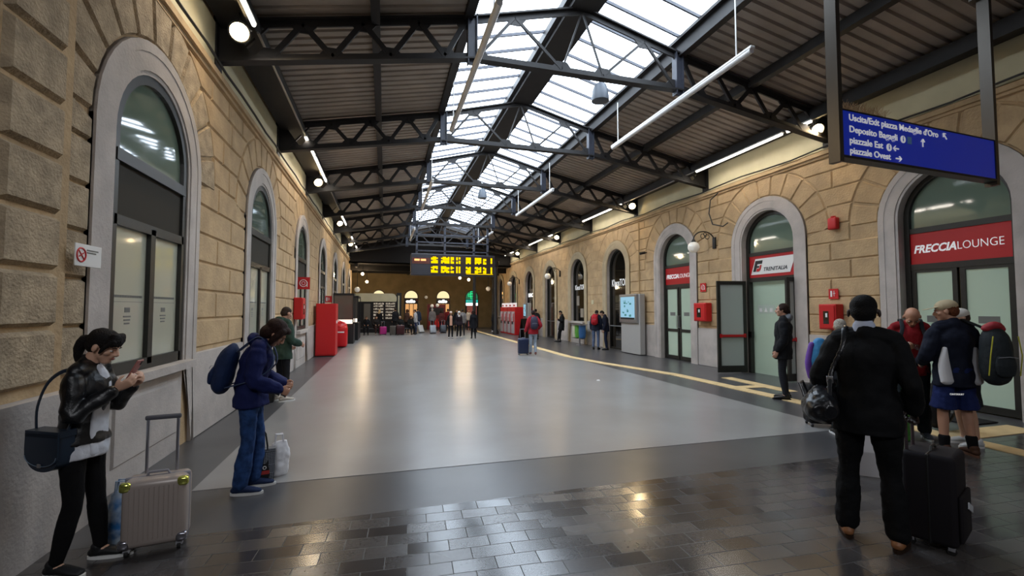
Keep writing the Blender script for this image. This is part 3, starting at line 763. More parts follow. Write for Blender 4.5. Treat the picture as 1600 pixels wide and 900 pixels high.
for k, y in enumerate([7.6, 15.35, 23.3, 31.0]): flood('right', y, 'glowing round flood lamp on the right eave, '+['nearest, behind the blue sign post', 'second', 'third', 'fourth'][k], FE)
def hang_tube(x, y0, y1, z, lab):
    r = empty('hanging_tube_light', (x, (y0+y1)/2, z), 0, lab, 'tube light', 'unlit tube lights hung under the skylight'); h = (y1-y0)/2
    g = MB(); g.rbox(-.045, .045, -h, h, .02, .07, .015); g.build('housing', WHITE, r); g = MB(); g.tube([(0, -h+.03, -.0), (0, h-.03, -.0)], .045, 10); g.build('tube', LEDOFF, r, smooth=True)
    for y in (-h+.35, h-.3): g = MB(); g.tube([(0, y, .05), (0, y, 6.85-z)], .012, 6); g.build('suspension_rod', WHITE, r)
for k, (y0, y1) in enumerate([(5.6, 10.15), (14.3, 18.8), (23.3, 27.4)]):
    hang_tube(5.5, y0, y1, 5.8, 'unlit white tube light hung on rods on the right of the skylight, '+['nearest', 'second', 'third'][k])
    hang_tube(1.42, y0, y1, 5.8, 'unlit white tube light hung on rods on the left of the skylight, '+['nearest', 'second', 'third'][k])
GREYSP = mat('grey_plastic_speaker', '5f6670', .45)
for y, x, lab in ((7.6, 3.88, 'nearest truss'), (15.6, 3.3, 'third truss')):
    r = empty('hanging_speaker', (x, y, 5.66), 0, 'grey bell shaped loudspeaker hanging from the '+lab, 'loudspeaker')
    g = MB(); g.lathe([(.12, 0), (.165, .01), (.165, .06), (.15, .2), (.11, .32), (.04, .36)], 18); g.build('bell', GREYSP, r, smooth=True)
    g = MB(); g.lathe([(.001, .012), (.14, .008), (.14, .012)], 18); g.build('grille', BLACK, r)
    g = MB(); g.tube([(0, 0, .34), (0, .03, .4), (0, 0, .47)], .012, 6); g.build('hook', BLACK, r)
for x, y, l in ((-.8, -2.2, 'left'), (4.8, -2.6, 'right')):  # housings and rods made up for the fill lights behind the camera
    r = empty('added_fill_fixture', (x, y, 4.93), 0, 'white housing added for the fill light behind the camera on the %s, outside the picture' % l, 'lamp')
    M = Matrix.Rotation(math.radians(28), 4, 'X'); g = MB(); g.box(-1.25, 1.25, -.3, .3, .0, .08, M); g.build('housing', WHITE, r)
    for sx in (-1, 1): g = MB(); g.tube([(sx, 0, .06), (sx, 0, ztop(x)+.05-4.93)], .012, 6); g.build('suspension_rod', BLACK, r)
# ================================================================== BLUE DIRECTION SIGN
BLUE = mat('blue_sign_panel', '1a32b0', .35, emit='1a32b0', estr=.22)
r = empty('direction_sign', (5.93, 3.66, 0), math.radians(3.5), 'blue hanging direction sign with white lettering and arrows', 'sign')
g = MB(); g.box(-1.34, 1.34, -.05, .05, 3.35, 3.83); g.build('panel', BLUE, r)
g = MB(); g.box(-1.35, 1.35, -.06, .06, 3.325, 3.352); g.box(-1.35, 1.35, -.055, .055, 3.83, 3.845); g.build('edge_strip', BLACK, r)
for x in (-1.38, 1.38):
    g = MB(); g.box(x-.03, x+.03, -.06, .06, 3.28, 6.0 if x < 0 else 5.75); g.box(x-.1, x+.1, -.1, .1, 5.7, 5.74); g.build('post', mat('sign_post_bronze', '4b4640', .35, metal=.6) , r)
MS = lambda x, z: plane_M((x, -.052, z), (1, 0, 0), (0, 0, 1))
for z, s_, w_ in ((3.735, 'Uscita/Exit piazza Medaglie d\'Oro', 1.485), (3.61, 'Deposito Bagagli', .76), (3.49, 'piazzale Est', .52), (3.38, 'piazzale Ovest', .64)):
    text('sign_lettering', s_, .098, TXT_W, MS(-1.25, z), r, bold=.0018, fit=w_)
def arrow(x, z, ang, s=.045):
    g = MB(); R = Matrix.Rotation(ang, 4, 'Y'); T = Matrix.Translation((x, -.054, z))
    g.box(-s, s*.8, -.003, .003, -.007, .007, T @ R)
    for q in (1, -1): g.bar(T @ R @ Vector((s, 0, 0)), T @ R @ Vector((s*.25, 0, q*s*.65)), .006, .014, (0, 1, 0))
    g.build('arrow', TXT_W, r)
arrow(.36, 3.765, math.radians(-135)); arrow(-.05, 3.635, math.radians(-90)); arrow(-.515, 3.515, PI); arrow(-.48, 3.405, 0)
for x, z in ((-.39, 3.635), (-.63, 3.515)):
    g = MB(); g.lathe([(.042, 0), (.042, .004)], 20, plane_M((x, -.051, z), (1, 0, 0), (0, 0, 1))); d = g.build('pictogram', TXT_W, r)
    g = MB(); g.box(x-.006, x+.006, -.058, -.055, z-.022, z+.012); g.ball((x, -.056, z+.024), .007, 8, 6); g.build('pictogram_figure', BLUE, d)
g = MB(); g.box(-.315, -.245, -.055, -.05, 3.595, 3.675); g.build('pale_blue_square', mat('pale_blue_print', '6fa4d8', .4), r)
g = MB()
for k in range(46):
    x = -1.3+.7*k/46
    for a in (-.5, -.15, .2, .5): g.tube([(x, random.uniform(-.04, .04), 3.85), (x+a*.09, random.uniform(-.06, .06), 3.85+random.uniform(.07, .12))], .0018, 3)
tag(g.build('bird_spikes', mat('thin_spike_wire', 'a88a68', .4, metal=.5), r), kind='stuff')
# ================================================================== DEPARTURE BOARD
AMB = emis('amber_display_characters', 'ffd800', 1.25); ORG = emis('orange_display_dot', 'ffb070', 2.0)
BBR = mat('dark_brown_display_face', '2a1a14', .35); BGR = mat('dark_grey_display_side', '2c2a30', .4)
r = empty('departure_board', (3.46, 23.66, 0), 0, 'long dark departure board with rows of glowing yellow characters', 'display board')
g = MB(); g.rbox(-2.2, 2.2, -.15, .25, 3.46, 4.58, .03); g.build('housing', BGR, r)
for z0, z1 in ((4.02, 4.5), (3.52, 3.98)): MB().box(-1.2, 2.14, -.165, -.15, z0, z1).build('display_face', BBR, r)
MB().box(-2.14, -1.24, -.165, -.15, 4.05, 4.36).build('service_panel', mat('red_brown_panel', '5a2618', .4), r)
cols = [(671, 680), (686, 697), (700.5, 706), (709, 712), (713, 715.5), (724, 732), (738, 748), (751, 756), (763, 766)]
for z0 in (4.09, 3.6):
    for q in range(2):
        zz = z0+.0 + .18*(1-q)
        for (a, b) in cols:
            g = MB(); x0 = (a-705.5)*.0343; x1 = (b-705.5)*.0343; x = x0
            while x < x1-.02:
                g.box(x, x+.089, -.172, -.166, zz+(0 if random.random() < .8 else .05), zz+(.168 if random.random() < .8 else .12))
                x += .088
            g.build('character_group', AMB, r)
g = MB(); g.box(.66, 2.1, -.172, -.166, 3.55, 3.58); g.build('character_underline', AMB, r)
for x in (-2.02, -1.7): g = MB(); g.rbox(x, x+.26, -.175, -.165, 4.2, 4.3, .01); g.build('indicator', ORG, r)
g = MB()
for x in (-1.9, -.45, 1.1, 1.85): g.box(x-.05, x+.05, 0, .1, 4.58, 6.1)
for z in (4.75, 5.2, 5.6): g.box(-1.95, 1.9, 0, .05, z-.03, z+.03)
g.build('support_frame', STEEL_GREY, r)
# ================================================================== LEFT SIDE FLOOR THINGS
r = empty('tall_cabinet', (-2.06, 18.0, 0), 0, 'tall plain bright red cabinet standing by the left wall', 'cabinet')
g = MB(); g.rbox(-.34, .34, -.28, .5, .03, 1.93, .012); g.build('body', RED, r); g = MB(); g.rbox(-.31, .31, -.3, -.28, .07, 1.89, .008); g.build('front_panel', RED, r)
g = MB(); g.box(-.3, .3, -.25, .45, 0, .03); g.build('plinth', BLACK, r); g = MB(); g.box(.34, .348, -.1, .3, 1.2, 1.3); g.build('label_strip', WHITE, r)
r = empty('red_bin', (-1.98, 21.9, 0), 0, 'rounded bright red litter bin beyond the tall red cabinet', 'bin')
g = MB(); g.rbox(-.36, .36, -.3, .3, .02, .95, .09); o = g.build('body', mat('glossy_red_plastic', 'd01820', .3), r, smooth=True)
g = MB(); g.loft([[(x*s_, y*s_, z) for x, y in [(.36*math.cos(2*PI*k/20), .3*math.sin(2*PI*k/20)) for k in range(20)]] for z, s_ in ((.93, 1), (1.03, .93), (1.12, .7), (1.17, .3))]); g.build('lid', bpy.data.materials['glossy_red_plastic'], r, smooth=True)
g = MB(); g.box(-.1, .25, -.315, -.3, .66, .72); g.build('grip', WHITE, r); g = MB(); g.tube([(-.25, -.2, 1.08), (0, -.22, 1.22), (.25, -.2, 1.08)], .02, 6); g.build('hoop', bpy.data.materials['glossy_red_plastic'], r)
def vitrine(x, y, w_, d_, h_, lab):
    r = empty('display_kiosk', (x, y, 0), 0, lab, 'kiosk')
    g = MB(); g.box(-w_/2, w_/2, -d_/2, d_/2, 0, .95); g.build('base', BLACK, r)
    g = MB()
    for sx in (-1, 1):
        for sy in (-1, 1): g.box(sx*w_/2-.04*(sx > 0), sx*w_/2+.04*(sx < 0), sy*d_/2-.04*(sy > 0), sy*d_/2+.04*(sy < 0), .95, h_)
    g.box(-w_/2, w_/2, -d_/2, d_/2, h_-.1, h_); g.build('frame', BLACK, r)
    MB().box(-w_/2+.03, w_/2-.03, -d_/2+.02, -d_/2+.03, .95, h_-.1).build('pane', mat('tinted_vitrine_glass', '5c554e', .1, coat=.8), r)
    MB().box(-w_/2+.05, w_/2-.05, -d_/2+.005, -d_/2+.018, 1.0, 1.2).build('lit_strip', emis('lit_kiosk_strip', 'fff0e0', 1.5), r)
vitrine(-1.95, 24.3, .95, 1.2, 2.5, 'black framed glass kiosk with a lit strip beyond the red bin')
vitrine(-1.75, 27.6, .7, 2.6, 2.45, 'long black kiosk side standing behind the glass kiosk')
# cafe / book kiosk at the far left
KB = mat('kiosk_black', '15110f', .4)
r = empty('book_kiosk', (-.6, 34.5, 0), 0, 'dark kiosk with a cream rounded fascia and lit shelves', 'kiosk')
g = MB(); pts = [(-1.45, 2.25), (1.4, 2.25), (1.45, 2.35)]+[(1.45-.35+.35*math.cos(a), 2.5+.35*math.sin(a)) for a in [PI/2*k/6 for k in range(7)]]+[(-1.45, 2.85)]
g.prism(pts, lambda u, z, d: (u, d, z), -.1, .1); g.build('fascia', CREAM, r)
g = MB(); g.box(-1.5, 1.5, .1, 2.2, 0, 2.75); g.box(-1.5, -1.35, -.05, .1, 0, 2.25); g.box(1.45, 1.8, -.05, .5, 0, 2.9); g.build('body', KB, r)
MB().box(1.55, 1.65, -.09, -.05, 0, 2.7).build('post', CREAM, r)
SHL = mat('kiosk_shelf_goods', 'a89c88', .6, emit='fff0d8', estr=.3)
for x0 in (-.2, .65):
    g = MB(); g.box(x0, x0+.75, -.02, .09, .9, 2.2); sh = g.build('shelf_unit', mat('kiosk_shelf_back', '3a2c22', .6), r)
    for z in (1.0, 1.22, 1.44, 1.66, 1.88, 2.05):
        g = MB(); x = x0+.03
        while x < x0+.68: wd = random.uniform(.03, .1); g.box(x, x+wd, -.06, -.02, z, z+random.uniform(.06, .13)); x += wd+random.uniform(.005, .05)
        g.build('row_of_goods', SHL, sh)
MB().box(-.85, -.4, -.02, .09, .8, 2.1).build('glass_door', mat('kiosk_dim_glass', '6e665a', .2), r)
MB().box(-1.5, 1.45, -.15, .1, 0, .55).build('counter_front', KB, r)
# far end shopfronts
LITC = emis('lit_lunette', 'ffe6b0', 1.15); LITS = emis('lit_shop_interior', 'f0b070', .9)
PE = lambda u, z, d: (u, YE-d, z)
def far_arch(n, u0, u1, zt, zl, name, lower, fascia=None):
    root = empty('%s_%d' % (name, n), kind='structure'); r_ = (u1-u0)/2; c_ = (u0+u1)/2
    A = lambda r, z0, zs: [(c_-r, z0)]+[(c_+r*math.cos(PI-PI*j/14), zs+r*math.sin(PI-PI*j/14)) for j in range(15)]+[(c_+r, z0)]
    zs = zt-r_
    g = MB(); g.prism(A(r_+.07, 0 if lower else zl, zs), PE, .01, .05); g.build('dark_frame', BLACK, root)
    g = MB(); g.prism(A(r_, zl, max(zs, zl)), PE, .05, .07); g.build('lit_lunette', LITC, root)
    return root, c_, r_
for n, (a, b) in ((31, (1.72, 2.82)), (32, (4.56, 5.66))):
    root, c_, r_ = far_arch(n, a, b, 3.32, 2.68, 'door', True)
    text('cafe_lettering', 'cello', .36, emis('lit_cafe_lettering', 'ffffff', 1.6), plane_M((c_-.05, YE-.09, 2.28), (1, 0, 0), (0, 0, 1)), root, bold=.03, align='CENTER', sx=1.15)
    g = MB(); g.lathe([(.05, 0), (.05, .01)], 10, plane_M((c_+.5, YE-.09, 2.5), (1, 0, 0), (0, 0, 1))); g.build('red_dot', RED, root)
    for k in range(3):
        x = a+.06+k*.36; MB().box(x, x+.3, YE-.08, YE-.05, .9, 2.15).build('lit_pane', LITS, root)
root, c_, r_ = far_arch(33, -1.0, 0.0, 3.32, 2.75, 'window', False)
root, c_, r_ = far_arch(34, 7.2, 8.3, 3.35, 2.6, 'door', True)
bpy.data.objects.remove([o for o in root.children if o.name.startswith('lit_lunette')][0])
GRN = emis('green_neon', '20e088', 1.6)
g = MB(); g.prism([(7.2, 2.62), (7.2, 2.8)]+[(c_+r_*math.cos(PI-PI*j/14), 2.8+r_*math.sin(PI-PI*j/14)) for j in range(15)]+[(8.3, 2.62)], PE, .05, .07); g.build('green_lunette', mat('green_lit_glass', '2f5a48', .3, emit='3fa878', estr=.35), root)
cr = [(-.09, -.27), (.09, -.27), (.09, -.09), (.27, -.09), (.27, .09), (.09, .09), (.09, .27), (-.09, .27), (-.09, .09), (-.27, .09), (-.27, -.09), (-.09, -.09)]
for s_, nm in ((1.25, 'neon_cross'), ):
    g = MB(); g.tube([(c_+x*s_, YE-.1, 2.98+z*s_) for x, z in cr], .03, 6, closed=True); g.build(nm, GRN, root)
    g = MB(); g.tube([(c_+x*.62, YE-.1, 2.98+z*.62) for x, z in cr], .022, 6, closed=True); g.build('neon_cross_inner', GRN, root)
MB().box(7.2, 8.3, YE-.1, YE-.05, 2.28, 2.55).build('teal_sign', emis('teal_sign_panel', '28c0b0', .9), root)
text('pharmacy_lettering', 'Farmacia', .24, WHITE, plane_M((c_, YE-.11, 2.34), (1, 0, 0), (0, 0, 1)), root, align='CENTER')
MB().box(7.2, 8.3, YE-.1, YE-.05, 2.02, 2.26).build('white_sign', emis('white_sign_panel', 'ffffff', 2.2), root)
MB().box(7.3, 8.2, YE-.06, YE-.05, .1, 2.0).build('lit_interior', emis('pink_lit_interior', 'a05a50', .6), root)
# dark steel columns near the end
for x, y, l in ((6.4, 33.0, 'left'), (7.35, 30.2, 'middle') , (8.9, 37.5, 'right')):
    r = empty('steel_column', (x, y, 0), 0, 'dark cast steel column at the far end, %s one of three' % l, 'column')
    g = MB(); g.lathe([(.22, 0), (.22, .15), (.13, .3), (.12, 3.5), (.12, 4.9)], 14); g.build('shaft', STEEL, r, smooth=True)
    g = MB(); g.lathe([(.12, 4.6), (.24, 4.8), (.24, 5.0)], 14); g.build('capital', STEEL, r, smooth=True)
for x, y, z, l, pole in ((1.9+1.75, 36.5, 1.95, 'left of the red booth', 1), (4.05, 36.3, 2.0, 'right of the red booth', 1), (8.35, 37, 3.4, 'hanging beside the right column', 0), (-1.9, 34, 3.1, 'above the dark kiosk', 0), (3.55, 40.8, 2.75, 'on the end wall between the lit arches', 0)):
    r = empty('globe_lamp', (x, y, 0), 0, 'white globe lamp '+l, 'lamp', 'globe lamps at the far end')
    g = MB(); g.ball((0, 0, z), .19 if z > 3 else .14, 14, 10); g.build('globe', GLOBE, r, smooth=2)
    g = MB()
    if pole: g.lathe([(.12, 0), (.1, .06), (.025, .1), (.025, z-.12), (.06, z-.1)], 10)
    else: g.tube([(0, 0, z+.1), (0, .05 if y > 40 else 0, z+.3), (0, .35 if y > 40 else 0, z+.32 if y > 40 else 5.03)], .02, 6)
    g.build('stem', BLACK, r)
r = empty('red_booth', (4.2, 38.2, 0), 0, 'dark red booth between the lit arches at the far end', 'booth')
g = MB(); g.box(-.75, .75, 0, .6, 0, 2.1); g.build('body', mat('dark_red_booth_paint', '6a1414', .5), r); g = MB(); g.box(-.6, .6, -.03, 0, 1.2, 1.8); g.build('screen', BLACK, r); g = MB(); g.box(-.6, .6, -.03, 0, .2, .9); g.build('panel', RED, r)
for x, y, z, i in ((-1.6, 35, 4.3, 'first'), (-1.4, 38, 3.9, 'second'), (5.8, 36, 4.2, 'third'), (6.3, 34.8, 4.0, 'fourth')):
    r = empty('round_spotlight', (x, y, z), 0, 'small bright round lamp under the dark end roof, %s' % i, 'lamp', 'small lamps under the dark end roof')
    g = MB(); g.ball((0, 0, 0), .11, 12, 8); g.build('bulb', emis('bright_bulb', 'ffe8c0', 12), r, smooth=2); g = MB(); g.tube([(0, 0, .09), (0, 0, 5-z)], .02, 6); g.build('rod', BLACK, r)
    d = bpy.data.lights.new('bulb_lamp', 'POINT'); d.energy = 110; d.color = (1, .75, .45); d.shadow_soft_size = .12; o = bpy.data.objects.new('bulb_lamp', d); COL.objects.link(o); o.parent = r; o.location = (0, 0, -.15)
# ================================================================== RIGHT SIDE FLOOR THINGS
SCR = emis('lit_map_screen', '9fd0e8', .9)
def totem(x, y, w_, h_, lab, thin=False):
    r = empty('information_totem', (x, y, 0), PI, lab, 'screen')
    g = MB(); g.rbox(-.1, .12, -w_/2, w_/2, .02, h_, .02); g.build('body', mat('pale_grey_enamel', 'a9a6a2', .45), r)
    g = MB(); g.rbox(.12, .2, -w_/2, w_/2-.1, h_*.52, h_, .02); g.build('screen_housing', CHROME, r)
    s = MB().box(.2, .206, -w_/2+.12, w_/2-.24, h_*.58, h_-.1).build('screen', SCR, r)
    g = MB()
    for k in range(14): a = random.uniform(-w_/2+.18, w_/2-.4); z = random.uniform(h_*.62, h_-.2); g.box(.206, .21, a, a+random.uniform(.03, .16), z, z+random.uniform(.02, .09))
    g.build('map_detail', emis('map_green_'+lab[:4], '5a9a98', .7), s)
    MB().box(.206, .21, -w_/2+.12, w_/2-.24, h_*.58, h_*.61).build('caption_bar', BLACK, s)
totem(9.27, 15.6, 1.4, 2.3, 'grey totem with a lit map screen against the wall')
totem(8.75, 27.3, .8, 2.1, 'smaller grey totem with a screen beside the ticket machines')
r = empty('recycling_bin', (9.0, 20.0, 0), 0, 'post holding white, green and blue waste bags below the shop window', 'waste bin')
g = MB(); g.lathe([(.16, 0), (.16, .02), (.04, .03), (.04, .75)], 12); g.build('post', CHROME, r)
for k, (yy, cc, nm) in enumerate(((.42, 'c8c8b0', 'white'), (.14, '5a9a3c', 'green'), (-.32, '2c5a8c', 'blue'))):
    g = MB(); rings = []
    for z, s_ in ((.32, .55), (.36, .85), (.6, 1), (.85, .95), (.98, 1), (1.0, .9)):
        rings.append([Vector((.17*s_*math.cos(2*PI*q/16)*(1+.05*math.sin(5*q)), yy+.2*s_*math.sin(2*PI*q/16), z)) for q in range(16)])
    g.loft(rings); o = g.build('waste_bag', mat(nm+'_waste_bag', cc, .35), r, smooth=True); o['label'] = nm+' waste bag'
g = MB(); g.box(-.2, .2, -.55, .62, .96, 1.0); g.build('rim', CHROME, r)
r = empty('a_board', (8.05, 25.6, 0), math.radians(20), 'black folding pavement board beside the man in red', 'sign board')
for s in (-1, 1): g = MB(); g.bar((0, s*.28, .0), (0, s*.03, 1.15), .6, .03, (0, 1, 0)); g.build('panel', KB, r)
for k in range(4):
    y = 28.9+.98*k
    r = empty('ticket_machine', (8.5, y, 0), PI, 'red and grey ticket machine, %s of the row of four' % ['nearest', 'second', 'third', 'farthest'][k], 'ticket machine', 'ticket machines in a row')
    g = MB(); g.rbox(-.3, .28, -.44, .44, .0, 1.85, .02); g.build('body', RED, r)
    g = MB(); g.rbox(.28, .31, -.38, .38, .1, 1.55, .01); g.build('front_panel', mat('ticket_machine_grey', 'a8a0a0', .4), r)
    MB().box(.31, .315, -.22, .22, 1.15, 1.5).build('screen', emis('ticket_screen', 'c8b0b0', .5), r)
    MB().box(.31, .33, -.2, .1, .7, .9).build('tray', BLACK, r)
    MB().box(.31, .33, .15, .3, .85, 1.4).build('card_reader', RED, r)
    g = MB(); g.rbox(.1, .2, -.3, .3, 1.85, 2.13, .01); h_ = g.build('header_sign', emis('lit_ticket_header', 'f4e6e4', .9), r); MB().box(.2, .206, -.2, .2, 1.9, 2.0).build('header_mark', RED, h_)
# ================================================================== PEOPLE
FOLD = bpy.data.textures.new('cloth_folds', 'CLOUDS'); FOLD.noise_scale = .09; FOLD.noise_depth = 2
FOLDL = bpy.data.textures.new('cloth_folds_large', 'CLOUDS'); FOLDL.noise_scale = .12; FOLDL.noise_depth = 1
_mc = {}
def cm(name, col, rough=.8, **k):
    key = (name, str(col), rough)
    if key not in _mc: _mc[key] = mat(name, col, rough, spec=.22 if rough >= .7 else None, **k)
    return _mc[key]
def skin_ring(c, a, b, sx, fy, n=14, pw=1.0):
    return [c+sx*(a*math.cos(2*PI*k/n))+fy*(b*math.sin(2*PI*k/n)) for k in range(n)]
def cr(pts, sub):
    """Catmull-Rom through tuples"""
    out = []; n = len(pts)
    for i in range(n-1):
        p0, p1, p2, p3 = pts[max(i-1, 0)], pts[i], pts[i+1], pts[min(i+2, n-1)]
        for s in range(sub):
            t = s/sub
            out.append([.5*((2*b)+(-a+c)*t+(2*a-5*b+4*c-d)*t*t+(-a+3*b-3*c+d)*t**3) for a, b, c, d in zip(p0, p1, p2, p3)])
    out.append(list(pts[-1])); return out
def limb(g, pts, rad, side=Vector((1, 0, 0)), n=12, sub=3, flat=False):
    """smooth tapered limb; rad = [(a,b)] half widths along side / across"""
    dat = [tuple(p)+((r, r) if not isinstance(r, tuple) else r) for p, r in zip(pts, rad)]
    dd = cr(dat, sub); P = [Vector(d[:3]) for d in dd]; rings = []
    for i, p in enumerate(P):
        t = (P[min(i+1, len(P)-1)]-P[max(i-1, 0)]).normalized()
        s = side-t*side.dot(t)
        if s.length < .05: s = t.orthogonal()
        s.normalize(); f = t.cross(s)
        rings.append(skin_ring(p, dd[i][3], dd[i][4], s, f, n))
    # rounded ends
    def cap(ring, c, d, rr):
        out = []
        for q, h in ((.8, .35), (.45, .7)):
            out.append([c+(v-c)*q+d*rr*h for v in ring])
        return out
    d0 = (P[0]-P[1]).normalized(); d1 = (P[-1]-P[-2]).normalized()
    r0 = min(dd[0][3], dd[0][4]); r1 = min(dd[-1][3], dd[-1][4])
    rings = ([] if flat else cap(rings[0], P[0], d0, r0)[::-1])+rings+cap(rings[-1], P[-1], d1, r1)
    g.loft(rings)
def solid(g, name, m, parent, vox, smooth=2, fold=0, tex=None, label=None):
    """union everything in g into one continuous surface"""
    me = g.mesh(name); o = bpy.data.objects.new(name, me); COL.objects.link(o)
    bm = bmesh.new(); bm.from_mesh(me); bmesh.ops.recalc_face_normals(bm, faces=bm.faces); bm.to_mesh(me); bm.free()
    r = o.modifiers.new('r', 'REMESH'); r.mode = 'VOXEL'; r.voxel_size = vox
    if smooth: s = o.modifiers.new('s', 'SMOOTH'); s.factor = .5; s.iterations = smooth
    if fold:
        d = o.modifiers.new('d', 'DISPLACE'); d.texture = tex or FOLD; d.strength = fold; d.texture_coords = 'LOCAL'; d.mid_level = .5
    dg = bpy.context.evaluated_depsgraph_get(); nm = bpy.data.meshes.new_from_object(o.evaluated_get(dg)); nm.name = name
    o.modifiers.clear(); o.data = nm; bpy.data.meshes.remove(me)
    nm.materials.clear(); nm.materials.append(m); nm.shade_smooth()
    if parent: o.parent = parent
    if label: o['label'] = label
    return o
def hand(g, W, d, nrm, lat, curl=.5, spread=1.0, thick=1.0, S=1.0, fingers=(1, 1, 1, 1), thumb=.6):
    """W wrist, d pointing direction, nrm palm-side normal, lat direction towards the thumb"""
    d = d.normalized(); nrm = (nrm-d*nrm.dot(d)).normalized(); lat = (lat-d*lat.dot(d)-nrm*lat.dot(nrm))
    lat = lat.normalized() if lat.length > .01 else d.cross(nrm)
    limb(g, [W-d*.02*S, W+d*.02*S, W+d*.055*S, W+d*.092*S], [(.025*S, .019*S), (.032*S, .016*S), (.041*S, .0145*S), (.037*S, .0115*S)], lat, 12, 2)
    for k, (off, L) in enumerate(((.030, .072), (.010, .080), (-.011, .075), (-.031, .058))):
        p = W+d*(.084-abs(off)*.22)*S+lat*off*S; ang = 0; dirs = []
        segs = (.45, .32, .25); pts = [p]; c_ = curl*fingers[k]
        for q, f_ in enumerate(segs):
            ang += c_*(.9, 1.1, .8)[q]
            dd = d*math.cos(ang)+nrm*math.sin(ang)+lat*off*spread*1.2
            pts.append(pts[-1]+dd.normalized()*L*f_*S*1.12)
        limb(g, pts, [.0095*S, .0088*S, .008*S, .0068*S], lat, 8, 2)
    p = W+d*.022*S+lat*.026*S
    t1 = (lat*.75+d*.65+nrm*.35*thumb).normalized(); t2 = (lat*.25+d*.8+nrm*.7*thumb).normalized(); t3 = (d*.8+nrm*.7*thumb-lat*.1).normalized()
    limb(g, [p, p+t1*.03*S, p+t1*.03*S+t2*.03*S, p+t1*.03*S+t2*.03*S+t3*.026*S], [.014*S, .0115*S, .0095*S, .0075*S], nrm, 8, 2)
def person(loc, rz, label, h=1.75, skin='b98a6c', vox=.02, group=None, lean=0, hp=10, hy=0, bow=0, arms=None, legs=None, sit=None, sex='m', wide=1.0,
           top=None, bottom=None, shoes=None, hair=None, face=True, palms=None, curl=(.45, .45), sole=None, zoff=0, turn=0, headscale=None):
    s = h/1.75; near = vox < .012
    root = empty('person', (loc[0], loc[1], zoff), rz, label, 'person', group)
    root.scale = (s, s, s)
    V = Vector; X = V((1, 0, 0))
    L = math.radians(lean); u = V((0, math.sin(L), math.cos(L))); f = V((0, math.cos(L), -math.sin(L)))
    pel = V((0, 0, .94)) if sit is None else V((0, 0, sit))
    sw = .172*wide if sex == 'm' else .15*wide
    if bow: L2 = L+math.radians(bow)
    else: L2 = L
    u2 = V((0, math.sin(L2), math.cos(L2))); f2 = V((0, math.cos(L2), -math.sin(L2)))
    T = Matrix.Rotation(math.radians(turn), 3, 'Z'); sxv = T @ X; u2 = T @ u2; f2 = T @ f2
    waist = pel+u*.15; chest = waist+u2*.20; sho = chest+u2*.145; nk = sho+u2*.065
    H = math.radians(hp)+L2*.6
    Mh = Matrix.Rotation(math.radians(turn+hy), 3, 'Z') @ Matrix.Rotation(-H, 3, 'X')
    hu = Mh @ V((0, 0, 1)); hf = Mh @ V((0, 1, 0)); hx = Mh @ V((1, 0, 0))
    hc = nk+hu*.135+hf*.028
    HS = headscale if headscale else (1.08 if vox < .012 else 1.03)
    def HP(x, y, z): return hc+(hx*x+hf*y+hu*z)*HS
    MH = Matrix.Translation(hc) @ Mh.to_4x4()
    # arms
    A = {}
    for k, sg in (('R', 1), ('L', -1)):
        S_ = sho+sxv*sg*sw-u2*.03
        e, w_ = (arms or {}).get(k, ((.05, -.03, -.28), (.06, .04, -.53)))
        A[k] = (S_, S_+T @ V((sg*e[0], e[1], e[2])), S_+T @ V((sg*w_[0], w_[1], w_[2])))
    Lg = {}
    for k, sg in (('R', 1), ('L', -1)):
        hip = pel+X*sg*.095-V((0, 0, .03))
        if sit is None: kn, an, fy = (legs or {}).get(k, ((.1, .02, .49), (.11, -.03, .085), 8))
        else: kn, an, fy = (legs or {}).get(k, ((.13, .42, sit+.03), (.12, .40, .085), 8))
        Lg[k] = (hip, V((sg*kn[0], kn[1], kn[2])), V((sg*an[0], an[1], an[2])), fy*sg)
    cw = 1.0*wide; fem = sex == 'f'
    def torso(g, t, hem=.0, flare=0, top_=True, th=1.0):
        z0 = pel-u*hem
        pts = []; rad = []
        if hem > .02: pts.append(pel-u*hem); rad.append((.172*cw+t+flare, .126+t+flare))
        pts += [pel+u*.01, waist+u*.0, (waist+chest)/2+f2*.005, chest, chest+u2*.09, sho+u2*.005]
        rad += [((.166 if not fem else .168)*cw+t, .12+t), ((.14 if not fem else .124)*cw+t, .104+t), (.145*cw+t if not fem else .13+t, .108+t), (.158*cw+t if not fem else .14+t, .114+t+(.008 if fem else 0)), (sw-.02+t*.5, .1+t), (sw-.055+t*.3, .07+t*.6)]
        limb(g, pts, rad, sxv if turn else X, 20, 3, flat=hem > .02)
        limb(g, [sho+sxv*(-sw+.01), sho+sxv*-.09+u2*.022, sho+u2*.035, sho+sxv*.09+u2*.022, sho+sxv*(sw-.01)], [.044+t*.8, .05+t*.8, .052+t*.7, .05+t*.8, .044+t*.8], u2, 12, 2)
    def armsg(g, t, upto=1.0, wide_=0, cuff=0):
        for k in 'RL':
            a, b, c = A[k]
            if upto >= 1: limb(g, [a, a+(b-a)*.35, b, b+(c-b)*.35, c-(c-b)*.06], [.048+t, .044+t+wide_, .036+t+wide_, .036+t+wide_, .026+t+cuff], X)
            else: limb(g, [a, a+(b-a)*.4, a+(b-a)*upto], [.048+t, .045+t+wide_, .042+t+wide_*1.5], X)
